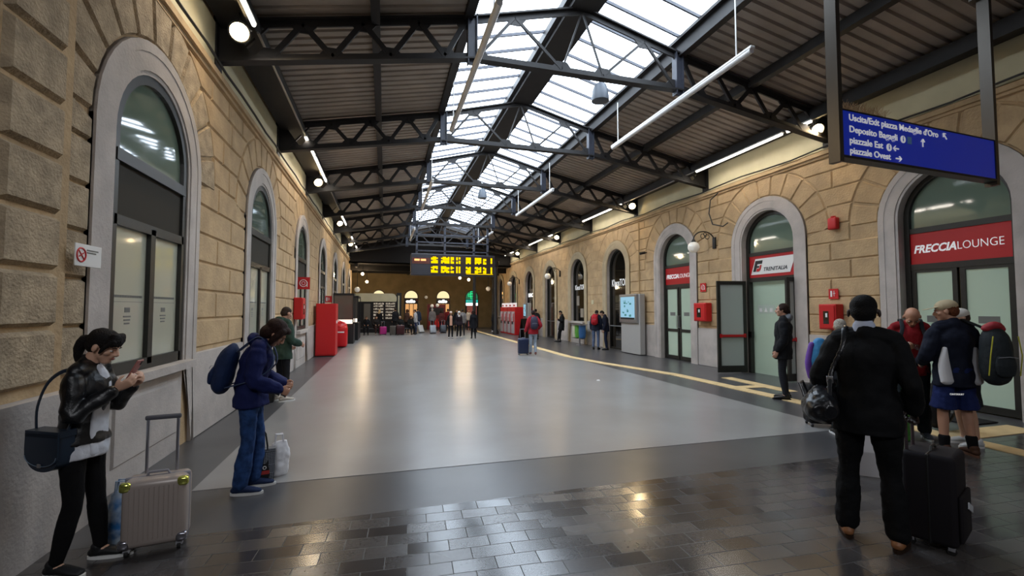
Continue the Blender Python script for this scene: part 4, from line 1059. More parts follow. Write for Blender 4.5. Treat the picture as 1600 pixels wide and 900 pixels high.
    def legsg(g, t, upto=1.0, hem=0, thigh=0):
        for k in 'RL':
            a, b, c, fy = Lg[k]
            if upto >= 1: limb(g, [a+V((0, 0, .03)), a+(b-a)*.45, b, b+(c-b)*.3, c+(b-c)*.03], [(.078+t+thigh, .088+t+thigh), .068+t+thigh, .052+t, (.052+t+hem*.4, .056+t+hem*.4), .036+t+hem], X)
            else: gg = [a+V((0, 0, .03)), a+(b-a)*.45, a+(b-a)*upto]; limb(g, gg[::-1], [.07+t+hem, .074+t+thigh, (.078+t+thigh, .088+t+thigh)], X, flat=True)
    # ---- body: one continuous skin
    g = MB(); torso(g, -.008); armsg(g, -.001); legsg(g, -.008 if bottom and bottom.get('upto', 1) >= 1 else -.002)
    limb(g, [sho+u2*.0, nk, hc-hu*.05-hf*.02], [.062, .054, .054], X)
    sk = [((0, -.012, .028), (.077, .094, .088)), ((0, .018, -.03), (.062, .068, .072)), ((0, .046, -.078), (.036, .038, .034)), ((0, .03, -.055), (.05, .052, .045)), ((0, .062, .022), (.052, .026, .028)), ((0, .066, -.048), (.028, .024, .022))]
    for c_, r_ in sk: g.ball(HP(*c_), r_, 18, 12, Mh)
    for sg in (-1, 1):
        g.ball(HP(sg*.04, .052, -.018), (.026, .026, .024), 10, 8, Mh)
        g.ball(HP(sg*.078, -.008, -.005), (.011, .02, .032), 10, 8, Mh)
        g.ball(HP(sg*.012, .094, -.028), (.009, .011, .008), 8, 6, Mh)
    limb(g, [HP(0, .078, .022), HP(0, .092, .0), HP(0, .104, -.022), HP(0, .09, -.034)], [.009, .010, .0125, .009], hx, 8, 2)
    for i, (k, sg) in enumerate((('R', 1), ('L', -1))):
        a, b, c = A[k]; d = (c-b).normalized()
        pn = V((-sg, 0, 0)); lt = V((0, 1, 0))
        if palms and k in palms:
            q = palms[k]; d = V(q[0]).normalized() if q[0] else d; pn = V(q[1]); lt = V(q[2])
        hand(g, c, d, pn, lt, curl[i])
        aa, bb, cc, fy = Lg[k]; R = Matrix.Rotation(-math.radians(fy), 3, 'Z'); ff = R @ V((0, 1, 0))
        if near or True: limb(g, [cc+V((0, 0, .0))-ff*.02, cc-V((0, 0, .035))+ff*.05, cc-V((0, 0, .05))+ff*.14], [.036, .036, .028], X, 10, 2)
    body = solid(g, 'body', cm('skin', skin, .55), root, max(vox*.85, .0055), 2)
    # ---- face details
    if face and vox < .016:
        WH = cm('eye_white', 'd8d0c8', .3); DK = cm('eye_dark', '1c120c', .3)
        for sg in (-1, 1):
            e = MB().ball(HP(sg*.031, .0685, -.0015), (.0135, .0125, .0075), 12, 8, Mh).build('eye', WH, root, smooth=2)
            MB().ball(HP(sg*.031, .0775, -.0015), (.0055, .0045, .0055), 10, 6, Mh).build('iris', DK, e, smooth=2)
            g = MB(); g.tube([HP(sg*.014, .089, .022), HP(sg*.031, .088, .027), HP(sg*.048, .075, .021)], [.003, .004, .0025], 6); g.build('eyebrow', cm('brow_hair', (hair or {}).get('col', '2a1c14'), .8), root, smooth=True)
        g = MB(); g.ball(HP(0, .0905, -.053), (.021, .006, .0048), 12, 8, Mh); g.ball(HP(0, .0885, -.0615), (.018, .006, .0055), 12, 8, Mh); g.build('lips', cm('lips', '9c5a50', .5), root, smooth=2)
    # ---- bottoms
    if bottom:
        g = MB(); m_ = cm(bottom.get('name', 'trouser_cloth'), bottom['col'], bottom.get('rough', .85), noise=bottom.get('noise', .08), scale=14, bump=.15, bscale=90)
        t = bottom.get('t', .012); up = bottom.get('upto', 1.0)
        limb(g, [pel+u*.11, pel+u*.02, pel-V((0, 0, .06))], [(.15*cw+t*.5, .112+t*.5), (.168*cw+t, .122+t), (.15*cw+t, .115+t)], X, 18, 3)
        if bottom.get('skirt'):
            kz = bottom['skirt']; limb(g, [pel+u*.05, pel-V((0, 0, .2)), V((0, 0, kz))], [(.17+t, .125+t), (.19+t, .15+t), (.2+t+.02, .17+t)], X, 20, 3)
        else: legsg(g, t, up, bottom.get('hem', 0), bottom.get('thigh', 0))
        tr = solid(g, bottom.get('part', 'trousers'), m_, root, vox, 2, (.022 if t > .01 else .009) if near else .01, FOLD)
    # ---- shoes
    if shoes:
        m_ = cm('shoe_leather', shoes['col'], shoes.get('rough', .5)); ms = cm('shoe_sole', shoes.get('sole', '1a1a1a'), .7)
        for k in 'RL':
            aa, bb, cc, fy = Lg[k]; R = Matrix.Rotation(-math.radians(fy), 3, 'Z'); ff = R @ V((0, 1, 0)); rr = R @ X
            gz = shoes.get('lift', {}).get(k, 0); base = V((cc.x, cc.y, gz))
            g = MB()
            limb(g, [base-ff*.055+V((0, 0, .05)), base+ff*.03+V((0, 0, .055)), base+ff*.12+V((0, 0, .043)), base+ff*.185+V((0, 0, .032))], [(.036, .032), (.042, .036), (.047, .026), (.034, .017)], rr, 12, 3)
            limb(g, [base-ff*.02+V((0, 0, .05)), base-ff*.015+V((0, 0, shoes.get('high', .1)))], [.043, .046], rr, 12, 2)
            sh = solid(g, 'shoe', m_, root, max(vox*.7, .006), 2)
            g = MB(); n_ = 20; ring = []
            for q in range(n_):
                a_ = 2*PI*q/n_; y_ = .065+.15*math.sin(a_); w_ = .044+.006*math.sin(a_); ring.append(base+rr*(w_*math.cos(a_))+ff*y_)
            g.loft([[p+V((0, 0, z_)) for p in ring] for z_ in (.001, .006, .022, .026)]); g.build('sole', ms, sh, smooth=True)
    # ---- tops (outermost last)
    for tp in (top or []):
        g = MB(); t = tp.get('t', .02)
        torso(g, t, tp.get('hem', .08), tp.get('flare', 0)); armsg(g, t*.8, tp.get('sleeve', 1.0), tp.get('loose', .004), tp.get('cuff', .006))
        if tp.get('collar', True): limb(g, [sho+u2*.03-f2*.005, nk+u2*tp.get('colh', .01)-f2*.012], [.07+t*.4, .064+t*.3], X, 12, 2)
        if tp.get('hood'):
            g.ball(nk-f2*.085-u2*.0, (.11, .06, .07), 14, 10); limb(g, [nk+sxv*-.07, nk+sxv*-.06-f2*.07, nk-f2*.1, nk+sxv*.06-f2*.07, nk+sxv*.07], [.03, .036, .045, .036, .03], u2, 10, 2)
        m_ = cm(tp.get('mname', 'jacket_cloth'), tp['col'], tp.get('rough', .8), noise=.08, scale=10, bump=.12, bscale=80)
        jk = solid(g, tp.get('part', 'jacket'), m_, root, vox, 2, tp.get('fold', .034 if near else .014), FOLDL if near else FOLD)
        if tp.get('zip'): pass
    # ---- hair and headwear
    if hair and hair.get('style') != 'bald':
        g = MB(); st = hair['style']; hm = cm('hair', hair['col'], .75, noise=.3, scale=60, bump=.5, bscale=120)
        cap_ = ((0, -.022, .042), (.0835, .094, .084))
        g.ball(HP(*cap_[0]), cap_[1], 18, 12, Mh); g.ball(HP(0, -.045, .0), (.078, .07, .075), 16, 10, Mh)
        if st == 'bob':
            g.ball(HP(0, -.035, .045), (.108, .115, .095), 18, 12, Mh); g.ball(HP(0, -.06, -.03), (.11, .08, .09), 16, 10, Mh)
            for sg in (-1, 1): limb(g, [HP(sg*.07, .035, .07), HP(sg*.092, .03, .0), HP(sg*.086, .025, -.07)], [.034, .036, .03], hf, 10, 2)
            g.ball(HP(0, .045, .085), (.075, .05, .035), 14, 8, Mh)
        if st == 'pony':
            g.ball(HP(0, -.02, .045), (.09, .104, .09), 18, 12, Mh)
            [limb(g, [HP(q*.8, .05, .105), HP(q, .078-abs(q)*.25, .075), HP(q*1.05, .088-abs(q)*.35, .034)], [.022, .014, .008], hx, 10, 2) for q in (-.055, -.035, -.015, .005, .025, .045, .06)]
            for sg in (-1, 1): limb(g, [HP(sg*.055, .06, .07), HP(sg*.078, .045, .02), HP(sg*.074, .03, -.03)], [.024, .017, .008], hf, 10, 2)
            limb(g, [HP(0, -.09, .02), HP(0, -.125, .005), HP(0, -.13, -.07), HP(0, -.105, -.15)], [.03, .04, .035, .014], hx, 10, 2)
        if st == 'tied':
            limb(g, [HP(0, -.08, .0), HP(0, -.1, -.03), HP(0, -.095, -.07)], [.035, .03, .018], hx, 10, 2)
            for sg in (-1, 1): g.ball(HP(sg*.07, .0, .02), (.022, .045, .04), 10, 8, Mh)
        if st == 'long':
            limb(g, [HP(0, -.04, .0), HP(0, -.07, -.1), HP(0, -.07, -.2)], [(.09, .06), (.1, .05), (.08, .03)], hx, 12, 2)
        solid(g, 'hair', hm, root, max(vox*.85, .007), 2, .012 if near else .004, FOLD)
    hat = (hair or {}).get('hat')
    if hat:
        g = MB(); g.ball(HP(0, -.012, .055), (.09, .105, .078), 20, 12, Mh)
        if hat[0] == 'cap':
            rg = []
            for q in range(9):
                a_ = -.9+1.8*q/8; rg.append((a_, .09))
            top_ = [HP(.082*math.sin(a), .075*math.cos(a)+.01, .05) for a, _ in rg]; out = [HP(.075*math.sin(a), .105+.085*math.cos(a*.9), .035+.004*math.cos(a*2)) for a, _ in rg]
            for a_, b_ in ((0, 1),):
                n_ = len(top_); up_ = hu*.006
                g.add([*top_, *out, *[p+up_ for p in top_], *[p+up_ for p in out]], [(i, i+1, n_+i+1, n_+i) for i in range(n_-1)]+[(2*n_+i, 3*n_+i, 3*n_+i+1, 2*n_+i+1) for i in range(n_-1)]+[(n_+i, n_+i+1, 3*n_+i+1, 3*n_+i) for i in range(n_-1)]+[(i, 2*n_+i, 2*n_+i+1, i+1) for i in range(n_-1)]+[(0, n_, 3*n_, 2*n_), (n_-1, 3*n_-1, 4*n_-1, 2*n_-1)][:1]+[(n_-1, 2*n_-1, 4*n_-1, 3*n_-1)])
        if hat[0] == 'scarf':
            g.ball(HP(0, -.03, -.0), (.098, .095, .115), 16, 12, Mh); limb(g, [HP(0, -.03, -.08), nk+f2*.01, chest+f2*.12+u2*.02], [(.09, .08), (.1, .09), (.07, .02)], hx, 12, 2)
        solid(g, 'cap' if hat[0] == 'cap' else 'headwear', cm('headwear_cloth', hat[1], .85), root, max(vox*.6, .005), 1)
    return dict(root=root, sho=sho, chest=chest, waist=waist, pel=pel, nk=nk, u=u2, f=f2, A=A, L=Lg, HP=HP, X=sxv, body=body)
def rlink(p, name, g, m, label=None, **k):
    """a worn or held thing stands as its own top-level object placed in the wearer's frame"""
    raise NotImplementedError
def worldM(p):
    r = p['root']; return Matrix.Translation(r.location) @ Matrix.Rotation(r.rotation_euler.z, 4, 'Z') @ Matrix.Scale(r.scale.x, 4)
def worn(p, name, label, cat):
    """empty carrying a bag or a held thing, in the same frame as the person"""
    r = empty(name, tuple(p['root'].location), p['root'].rotation_euler.z, label, cat); r.scale = p['root'].scale; return r
def backpack(p, col, label, vox=.01, w_=.3, h_=.42, d_=.18, dz=-.02, strap='20242c', pocket=True, dx=0, sides=(-1, 1)):
    r = worn(p, 'backpack', label, 'backpack'); V = Vector
    c = p['chest']-p['f']*(.14+d_/2+.01)+p['u']*dz+p['X']*dx; X = p['X']; u = p['u']; f = p['f']
    g = MB()
    limb(g, [c-u*h_/2*.95, c-u*h_*.3-f*.01, c+u*h_*.1-f*.015, c+u*h_*.36, c+u*h_/2], [(w_/2*.85, d_/2*.8), (w_/2, d_/2), (w_/2*.98, d_/2), (w_/2*.85, d_/2*.8), (w_/2*.5, d_/2*.4)], X, 20, 3)
    m_ = cm('backpack_cloth', col, .7, noise=.1, scale=12, bump=.15, bscale=100)
    solid(g, 'bag_body', m_, r, vox, 2, .012)
    if pocket:
        g = MB(); pc = c-f*(d_/2+.0)-u*h_*.2; limb(g, [pc-u*h_*.18, pc, pc+u*h_*.17], [(w_*.3, .03), (w_*.36, .045), (w_*.3, .02)], X, 14, 2); pk = solid(g, 'front_pocket', m_, r, vox, 2)
        g = MB(); g.tube([pc-X*w_*.33+u*h_*.15-f*.03, pc-f*.045+u*h_*.17, pc+X*w_*.33+u*h_*.15-f*.03], .004, 6); g.build('zip', cm('zip_metal', '8a8a90', .4), pk)
    for sg in sides:
        g = MB(); s_ = p['sho']+X*sg*.1
        pts = [c+u*h_*.4+X*sg*.08+f*d_*.3, s_+u*.085-f*.07, s_+u*.1+f*.0, s_+f*.115+u*.0, p['chest']+X*sg*.14+f*.16, p['waist']+X*sg*.175+f*.05+u*.05, c-u*h_*.4+X*sg*w_*.4+f*d_*.3]
        limb(g, pts, [(.027, .007)]*7, X, 10, 4); solid(g, 'strap', cm('strap_webbing', strap, .7), r, max(vox*.7, .005), 1)
    return r, c
V = Vector
def suitcase(x, y, rz, w_, d_, h_, col, label, hz=1.0, tilt=0, metal=0, vox=None, ribs=True, trim=None, group=None, hx=.0, name='suitcase', soft=False, gleam=False):
    r = empty(name, (x, y, 0), rz, label, 'suitcase', group); r.rotation_euler = (tilt, 0, rz)
    m_ = cm('case_shell', col, .35 if not soft else .8, metal=metal) if (name, col) else None
    z0 = .055; g = MB(); g.rbox(-w_/2, w_/2, -d_/2, d_/2, z0, h_, .045 if not soft else .035); sh = g.build('shell', m_, r, smooth=True)
    if ribs:
        g = MB(); n = 11
        for k in range(n):
            xx = -w_/2+.05+(w_-.1)*k/(n-1); g.tube([(xx, -d_/2-.001, z0+.06), (xx, -d_/2-.001, h_-.05)], .004, 6)
        g.build('ribs', m_, sh, smooth=True)
    g = MB(); g.rbox(-w_/2-.003, w_/2+.003, -.012, .012, z0-.003, h_+.003, .045); g.build('zip_band', cm('case_trim', trim or '3a3a40', .5), sh, smooth=True)
    if hz:
        R_ = cm('handle_tube', 'a8a8b0' if not soft else '6a5c60', .3, metal=.8)
        yb = d_/2-.03
        g = MB()
        for s in (-1, 1): g.tube([(hx+s*w_*.24, yb, h_-.02), (hx+s*w_*.24, yb, hz-.03)], .011, 8)
        hd = g.build('telescopic_handle', R_, r, smooth=True)
        g = MB(); g.rbox(hx-w_*.24-.02, hx+w_*.24+.02, yb-.014, yb+.014, hz-.035, hz, .012); g.build('grip', cm('grip_rubber', '55555c' if not soft else '5a4248', .5), hd, smooth=True)
    g = MB(); g.tube([(-.07, 0, h_-.005), (-.055, 0, h_+.025), (.055, 0, h_+.025), (.07, 0, h_-.005)], .01, 6); g.build('carry_handle', cm('case_trim', trim or '3a3a40', .5), r, smooth=True)
    if gleam:
        for sx in (-1, 1):
            for z in (z0+.04, h_-.04):
                g = MB(); g.rbox(sx*(w_/2-.025)-.035, sx*(w_/2-.025)+.035, -d_/2-.008, -d_/2+.05, z-.03, z+.035, .02); g.build('corner_guard', cm('guard', 'c8cc6a' if z > .2 else '9a98a0', .15, metal=.8), r, smooth=True)
    for sx in (-1, 1):
        for sy in (-1, 1):
            g = MB(); cx, cy = sx*(w_/2-.04), sy*(d_/2-.04)
            g.lathe([(.024, -.012), (.027, -.006), (.027, .006), (.024, .012)], 14, Mloc(cx, cy, .0275, 0, 0, PI/2)); w2 = g.build('wheel', RUBBER, r, smooth=True)
            g = MB(); g.box(cx-.02, cx+.02, cy-.018, cy+.018, .035, .062); g.build('caster_fork', cm('case_fork', '8a8a90', .4), w2)
    return r
def front_panel(p, t, w0, w1, col, name, low=.1, rough=.8, vox=.008, top=.02):
    g = MB(); f, u, X = p['f'], p['u'], p['X']
    limb(g, [p['nk']+f*(.03+t)-u*top, p['sho']+f*(.072+t), p['chest']+f*(.103+t), p['waist']+f*(.094+t), p['pel']+f*(.112+t)-u*low], [(w0*.6, .02), (w0, .02), ((w0+w1)/2, .02), (w1, .02), (w1, .02)], X, 14, 3)
    return solid(g, name, cm(name+'_cloth', col, rough, noise=.06, scale=30), p['root'], vox, 2, .012)
# ---------------------------------------------------------------- near left: woman with a phone
JB = dict(part='jacket', col='0f1013', rough=.38, mname='leather', t=.02, hem=.03, loose=.006, fold=.03)
p = person((-1.99, 3.83), math.radians(-94), 'woman in a black leather jacket and white shirt looking at her phone, far left', h=1.61, sex='f', skin='d0a48a', vox=.0085,
    hp=20, bow=5, arms={'R': ((.06, .03, -.27), (-.05, .235, -.10)), 'L': ((.05, .06, -.26), (-.09, .26, -.09))},
    palms={'R': ((-.25, .75, .45), (-.75, -.1, .6), (-.1, -.5, .8)), 'L': ((.25, .75, .45), (.75, -.1, .6), (.1, -.5, .8))}, curl=(.5, .7), wide=1.04,
    legs={'R': ((.1, .02, .49), (.13, -.05, .085), 12), 'L': ((.09, .05, .49), (.1, .09, .085), 4)},
    top=[dict(part='shirt', col='c9cbd2', mname='striped_shirt', t=.012, hem=.13, flare=.0, collar=True, sleeve=.5), JB],
    bottom=dict(col='08080a', t=.006, name='black_trousers'), shoes=dict(col='101114', sole='e2e2e0', rough=.6), hair=dict(style='pony', col='120d0c'))
front_panel(p, .013, .045, .1, 'c9cbd2', 'shirt_front', low=.1)
WP = worldM(p)
# phone between the hands
r = empty('phone', (-1.745, 3.855, 1.25), 0, 'rose coloured smartphone held up in the hands of the woman far left', 'phone'); r.rotation_euler = (0, math.radians(-28), math.radians(3)) ; r.rotation_euler = (math.radians(0), math.radians(28), math.radians(-4))
g = MB(); g.rbox(-.0045, .0045, -.037, .037, -.0, .15, .004); g.build('case', cm('rose_phone', 'a86a64', .35), r, smooth=True); MB().box(-.0052, -.0046, -.033, .033, .008, .142).build('screen', BLACK, r); g = MB(); g.rbox(.0045, .0065, .01, .028, .11, .14, .001); g.build('camera_bump', BLACK, r)
# navy saddle bag
NB = cm('navy_leather', '1a2838', .35)
r = empty('shoulder_bag', (-2.09, 3.70, 0), math.radians(-28), 'navy leather saddle bag hanging from the shoulder of the woman far left', 'bag')
def saddle(w_, h_, n=16): return [(-w_/2, h_/2), (-w_/2*1.02, 0)]+[(-w_/2*math.cos(PI*k/n), -h_*.2-h_*.32*math.sin(PI*k/n)) for k in range(n+1)]+[(w_/2*1.02, 0), (w_/2, h_/2)]
PS = lambda u, z, d: (u, -d, .82+z)
g = MB(); g.prism(saddle(.27, .25), PS, -.045, .045, .008); g.build('bag_body', NB, r, smooth=True)
g = MB(); g.prism([(x, z*.86+.02) for x, z in saddle(.285, .25)], PS, .046, .054, .004); g.prism([(-.14, .1), (.14, .1), (.14, .14), (-.14, .14)], PS, -.05, .054); fl_ = g.build('flap', NB, r)
g = MB(); g.tube([PS(x*.93, z*.8+.02, .056) for x, z in saddle(.285, .25)[2:-2]], .0025, 5); g.build('stitching', cm('bag_stitch', '6a7a8a', .5), fl_)
g = MB(); g.rbox(-.014, .014, -.064, -.054, .73, .755, .004); g.build('clasp', CHROME, fl_)
g = MB(); limb(g, [V((-.13, 0, .94)), V((-.13, .0, 1.1)), V((-.09, .03, 1.26)), V((.02, .06, 1.335)), V((.08, .1, 1.28)), V((.1, .07, 1.1)), V((.13, 0, .94))], [(.004, .013)]*7, V((0, 1, 0)), 8, 5); g.build('strap', NB, r, smooth=True)
suitcase(-1.585, 3.96, math.radians(9), .385, .22, .53, 'a2968f', 'grey ribbed cabin suitcase with raised handle beside the woman far left', hz=.95, metal=.1, trim='85848c', gleam=True)
# plastic carrier bag behind the case
def carrier(x, y, rz, w_, d_, h_, col, label, name='carrier_bag', handles=True, col2=None, vox=.012, crumple=.03, z=0):
    r = empty(name, (x, y, z), rz, label, 'bag'); g = MB()
    limb(g, [V((0, 0, .02)), V((0, 0, h_*.35)), V((.01, 0, h_*.75)), V((0, 0, h_))], [(w_/2*.9, d_/2*.9), (w_/2, d_/2), (w_/2*.9, d_/2*.8), (w_/2*.75, d_/2*.3)], V((1, 0, 0)), 20, 4)
    o = solid(g, 'bag_body', cm('carrier_film', col, .4, col2=col2, scale=9) , r, vox, 1, crumple, FOLD)
    if handles:
        for s in (-1, 1): g = MB(); g.tube([(-w_*.2, s*.01, h_-.02), (-w_*.15, s*.02, h_+.08), (w_*.15, s*.02, h_+.08), (w_*.2, s*.01, h_-.02)], .008, 6); g.build('handle', cm('carrier_film', col, .4), r, smooth=True)
    return r
carrier(-1.88, 4.12, 0, .2, .14, .38, 'b8c4cc', 'blue and white plastic carrier bag behind the grey suitcase', col2='2e6ca8')
# ---------------------------------------------------------------- person in blue with patterned bag
p = person((-1.24, 4.95), math.radians(-86), 'person in a bright navy hooded jacket and jeans with head bent down', h=1.68, sex='m', skin='c8957a', vox=.0085,
    hp=38, bow=14, arms={'R': ((.05, -.02, -.27), (.0, .20, -.38)), 'L': ((.05, -.02, -.27), (-.0, .20, -.37))}, curl=(1.2, 1.2), wide=.98,
    palms={'R': (None, (-1, 0, 0), (0, .3, 1)), 'L': (None, (1, 0, 0), (0, .3, 1))},
    legs={'R': ((.1, .0, .49), (.1, -.06, .085), 6), 'L': ((.09, .06, .49), (.09, .02, .085), 2)},
    top=[dict(part='jacket', col='182050', t=.036, hem=.09, loose=.012, cuff=.012, hood=True, mname='puffer', fold=.04)],
    bottom=dict(col='25406e', t=.012, hem=.022, noise=.35, name='jeans_denim', part='jeans'), shoes=dict(col='1e2a48', sole='d8d8d6', rough=.8), hair=dict(style='bob', col='2a1712'))
backpack(p, '1c2c50', 'navy backpack with a grey zip worn by the person in blue', vox=.009, w_=.3, h_=.44, d_=.19, dz=-.11, strap='3a4866')
r = empty('shopping_bag', (-1.17, 5.13, 0), math.radians(12), 'black and white patterned shopping bag with a cat face on the floor', 'bag')
def chk():
    m = bpy.data.materials.new('woven_check_pattern'); m.use_nodes = True; nt = m.node_tree; b = nt.nodes['Principled BSDF']
    tc = nt.nodes.new('ShaderNodeTexCoord'); mp = nt.nodes.new('ShaderNodeMapping'); mp.inputs['Rotation'].default_value = (0, math.radians(45), 0); ck = nt.nodes.new('ShaderNodeTexChecker'); ck.inputs['Scale'].default_value = 95
    ck.inputs['Color1'].default_value = (*srgb('8a8f98'), 1); ck.inputs['Color2'].default_value = (*srgb('14161c'), 1)
    nt.links.new(tc.outputs['Object'], mp.inputs[0]); nt.links.new(mp.outputs[0], ck.inputs[0]); nt.links.new(ck.outputs[0], b.inputs[0]); b.inputs['Roughness'].default_value = .5; return m
g = MB(); g.loft([[(-.105, -.06, .0), (.105, -.06, 0), (.105, .06, 0), (-.105, .06, 0)], [(-.115, -.065, .17), (.115, -.065, .17), (.115, .065, .17), (-.115, .065, .17)], [(-.12, -.05, .34), (.12, -.05, .34), (.12, .05, .34), (-.12, .05, .34)]]); g.build('bag_body', chk(), r)
PF = lambda u, z, d: (u, -.066-d, z)
g = MB(); g.prism([(-.075, .03), (.06, .03), (.07, .1), (.06, .17), (.055, .235), (.03, .2), (-.03, .2), (-.06, .235), (-.07, .17), (-.08, .1)], PF, 0, .003); f_ = g.build('cat_figure', BLACK, r)
for sx in (-1, 1):
    g = MB(); g.lathe([(.018, 0), (.018, .002)], 14, plane_M(PF(sx*.03-.005, .165, .003), (1, 0, 0), (0, 0, 1))); g.build('cat_eye', WHITE, f_); g = MB(); g.lathe([(.01, 0), (.01, .002)], 12, plane_M(PF(sx*.03-.005, .165, .0055), (1, 0, 0), (0, 0, 1))); g.build('cat_pupil', BLACK, f_)
g = MB(); g.prism([(-.078, .1), (.068, .1), (.07, .135), (-.074, .135)], PF, .003, .006); g.build('red_collar', cm('collar_red', 'a8302c', .6), f_)
for s in (-1, 1): g = MB(); g.tube([(-.05, s*.05, .33), (-.04, s*.045, .47), (0, s*.04, .53), (.03, s*.045, .47), (.05, s*.05, .33)], .007, 6); g.build('handle', BLACK, r, smooth=True)
carrier(-1.05, 5.3, .3, .2, .12, .35, 'e6e6ea', 'crumpled white plastic bag behind the patterned shopping bag')
# ---------------------------------------------------------------- man in green
p = person((-1.86, 9.5), math.radians(-48), 'man in a dark green hooded parka standing by the left wall, back turned', h=1.78, skin='c09078', vox=.011, hp=18,
    arms={'R': ((.06, .02, -.27), (.0, .25, -.36)), 'L': ((.05, -.02, -.28), (.0, .2, -.4))},
    top=[dict(part='parka', col='33463c', t=.034, hem=.16, hood=True, loose=.01)], bottom=dict(col='1e1e22', t=.01), shoes=dict(col='b8b0a4', sole='dcdcd8', rough=.7), hair=dict(style='short', col='3a2c24'))
r = carrier(-2.08, 9.35, .6, .3, .15, .5, '101012', 'black bag standing on the floor beside the man in the green parka', name='tote_bag', crumple=.01)
# ---------------------------------------------------------------- man in the black suit
p = person((3.53, 2.6), math.radians(-56), 'man in a black suit seen from behind, pulling a dark suitcase', h=1.84, skin='2c1c15', vox=.0085, hp=4, wide=1.03,
    arms={'R': ((.07, -.04, -.27), (.075, .075, -.45)), 'L': ((.10, -.05, -.26), (.03, .12, -.40))}, palms={'R': ((.1, .35, -.6), (-.5, 0, -.6), (-.7, .6, 0))}, curl=(1.3, .6),
    legs={'R': ((.12, .03, .49), (.15, -.02, .085), 10), 'L': ((.12, .04, .49), (.14, .02, .085), 10)},
    top=[dict(part='suit_jacket', col='08090c', t=.028, hem=.16, mname='suit_wool', loose=.004, cuff=.01, fold=.03)], bottom=dict(col='08090c', t=.012, hem=.026, thigh=.01, name='suit_trousers'),
    shoes=dict(col='8a5c3a', sole='2a1c12', rough=.5, high=.1), hair=dict(style='short', col='070606'), headscale=1.16)
g = MB(); limb(g, [p['nk']-p['u']*.01-p['f']*.01, p['nk']+p['u']*.05-p['f']*.004], [(.074, .069), (.066, .062)], p['X'], 18, 2); solid(g, 'shirt_collar', cm('collar_cloth', 'b4bcd0', .8), p['root'], .006, 1)
r = worn(p, 'duffel_bag', 'black leather holdall on the left hip of the man in the suit', 'bag')
LB = cm('black_leather', '15161a', .32, noise=.2, scale=10, bump=.12, bscale=30)
g = MB(); c_ = V((-.25, -.14, .97)); limb(g, [c_+V((.04, -.19, -.01)), c_+V((0, -.1, 0)), c_+V((0, .1, 0)), c_+V((.03, .19, -.01))], [(.085, .1), (.095, .125), (.095, .125), (.085, .1)], V((1, 0, 0)), 20, 3)
limb(g, [c_+V((-.0, -.19, -.01)), c_+V((-.03, 0, -.02)), c_+V((0, .19, -.01))], [.09, .105, .09], V((1, 0, 0)), 18, 3)
solid(g, 'bag_body', LB, r, .009, 2, .03, FOLD)
g = MB(); g.tube([c_+V((-.06, -.17, .1)), c_+V((-.03, 0, .125)), c_+V((-.06, .17, .1))], .005, 6); g.build('zip', CHROME, r)
g = MB(); g.tube([c_+V((-.1, -.09, .05)), c_+V((-.13, -.07, .14)), c_+V((-.13, .07, .14)), c_+V((-.1, .09, .05))], .009, 8); g.build('carry_handle', LB, r, smooth=True)
s_ = p['sho']
g = MB(); limb(g, [c_+V((.06, -.17, .06)), V((-.19, -.19, 1.2)), s_+V((-.12, -.15, -.04)), s_+V((-.115, -.06, .085)), s_+V((-.11, .08, .06)), V((-.20, .175, 1.2)), V((-.26, .1, 1.02))], [(.018, .004)]*7, V((1, 0, 0)), 10, 5); solid(g, 'shoulder_strap', LB, r, .006, 1)
g = MB(); g.rbox(-.215, -.175, -.215, -.19, 1.13, 1.18, .005); g.build('buckle', CHROME, r)
suitcase(4.0, 2.47, math.radians(22), .40, .30, .69, '1b181c', 'large dark fabric suitcase pulled by the man in the suit', hz=1.06, soft=True, ribs=False, trim='0c0c0e', hx=-.06)
r = bpy.data.objects['suitcase.001']; M_ = None
g = MB(); g.rbox(-.17, .17, -.175, -.15, .1, .42, .02); q_ = g.build('front_pocket', cm('case_shell', '1b181c', .8), r, smooth=True)
g = MB(); g.bar((.0, -.182, .33), (.19, -.178, .25), .006, .045, (0, 0, 1)); g.build('luggage_tag', cm('tag_paper', 'c4cad0', .5), r)
# white bag standing farther on
r = empty('paper_bag', (4.95, 3.62, 0), math.radians(-40), 'white paper bag on the floor behind the legs of the man in the suit', 'bag')
g = MB(); g.loft([[(-.15, -.07, 0), (.15, -.07, 0), (.15, .07, 0), (-.15, .07, 0)], [(-.155, -.075, .25), (.155, -.075, .25), (.155, .075, .25), (-.155, .075, .25)], [(-.15, -.03, .42), (.15, -.03, .42), (.15, .03, .42), (-.15, .03, .42)]]); g.build('bag_body', cm('white_paper', 'dcdce2', .6), r)
for s in (-1, 1): g = MB(); g.tube([(-.06, s*.03, .41), (-.05, s*.035, .52), (.05, s*.035, .52), (.06, s*.03, .41)], .004, 6); g.build('handle', WHITE, r)
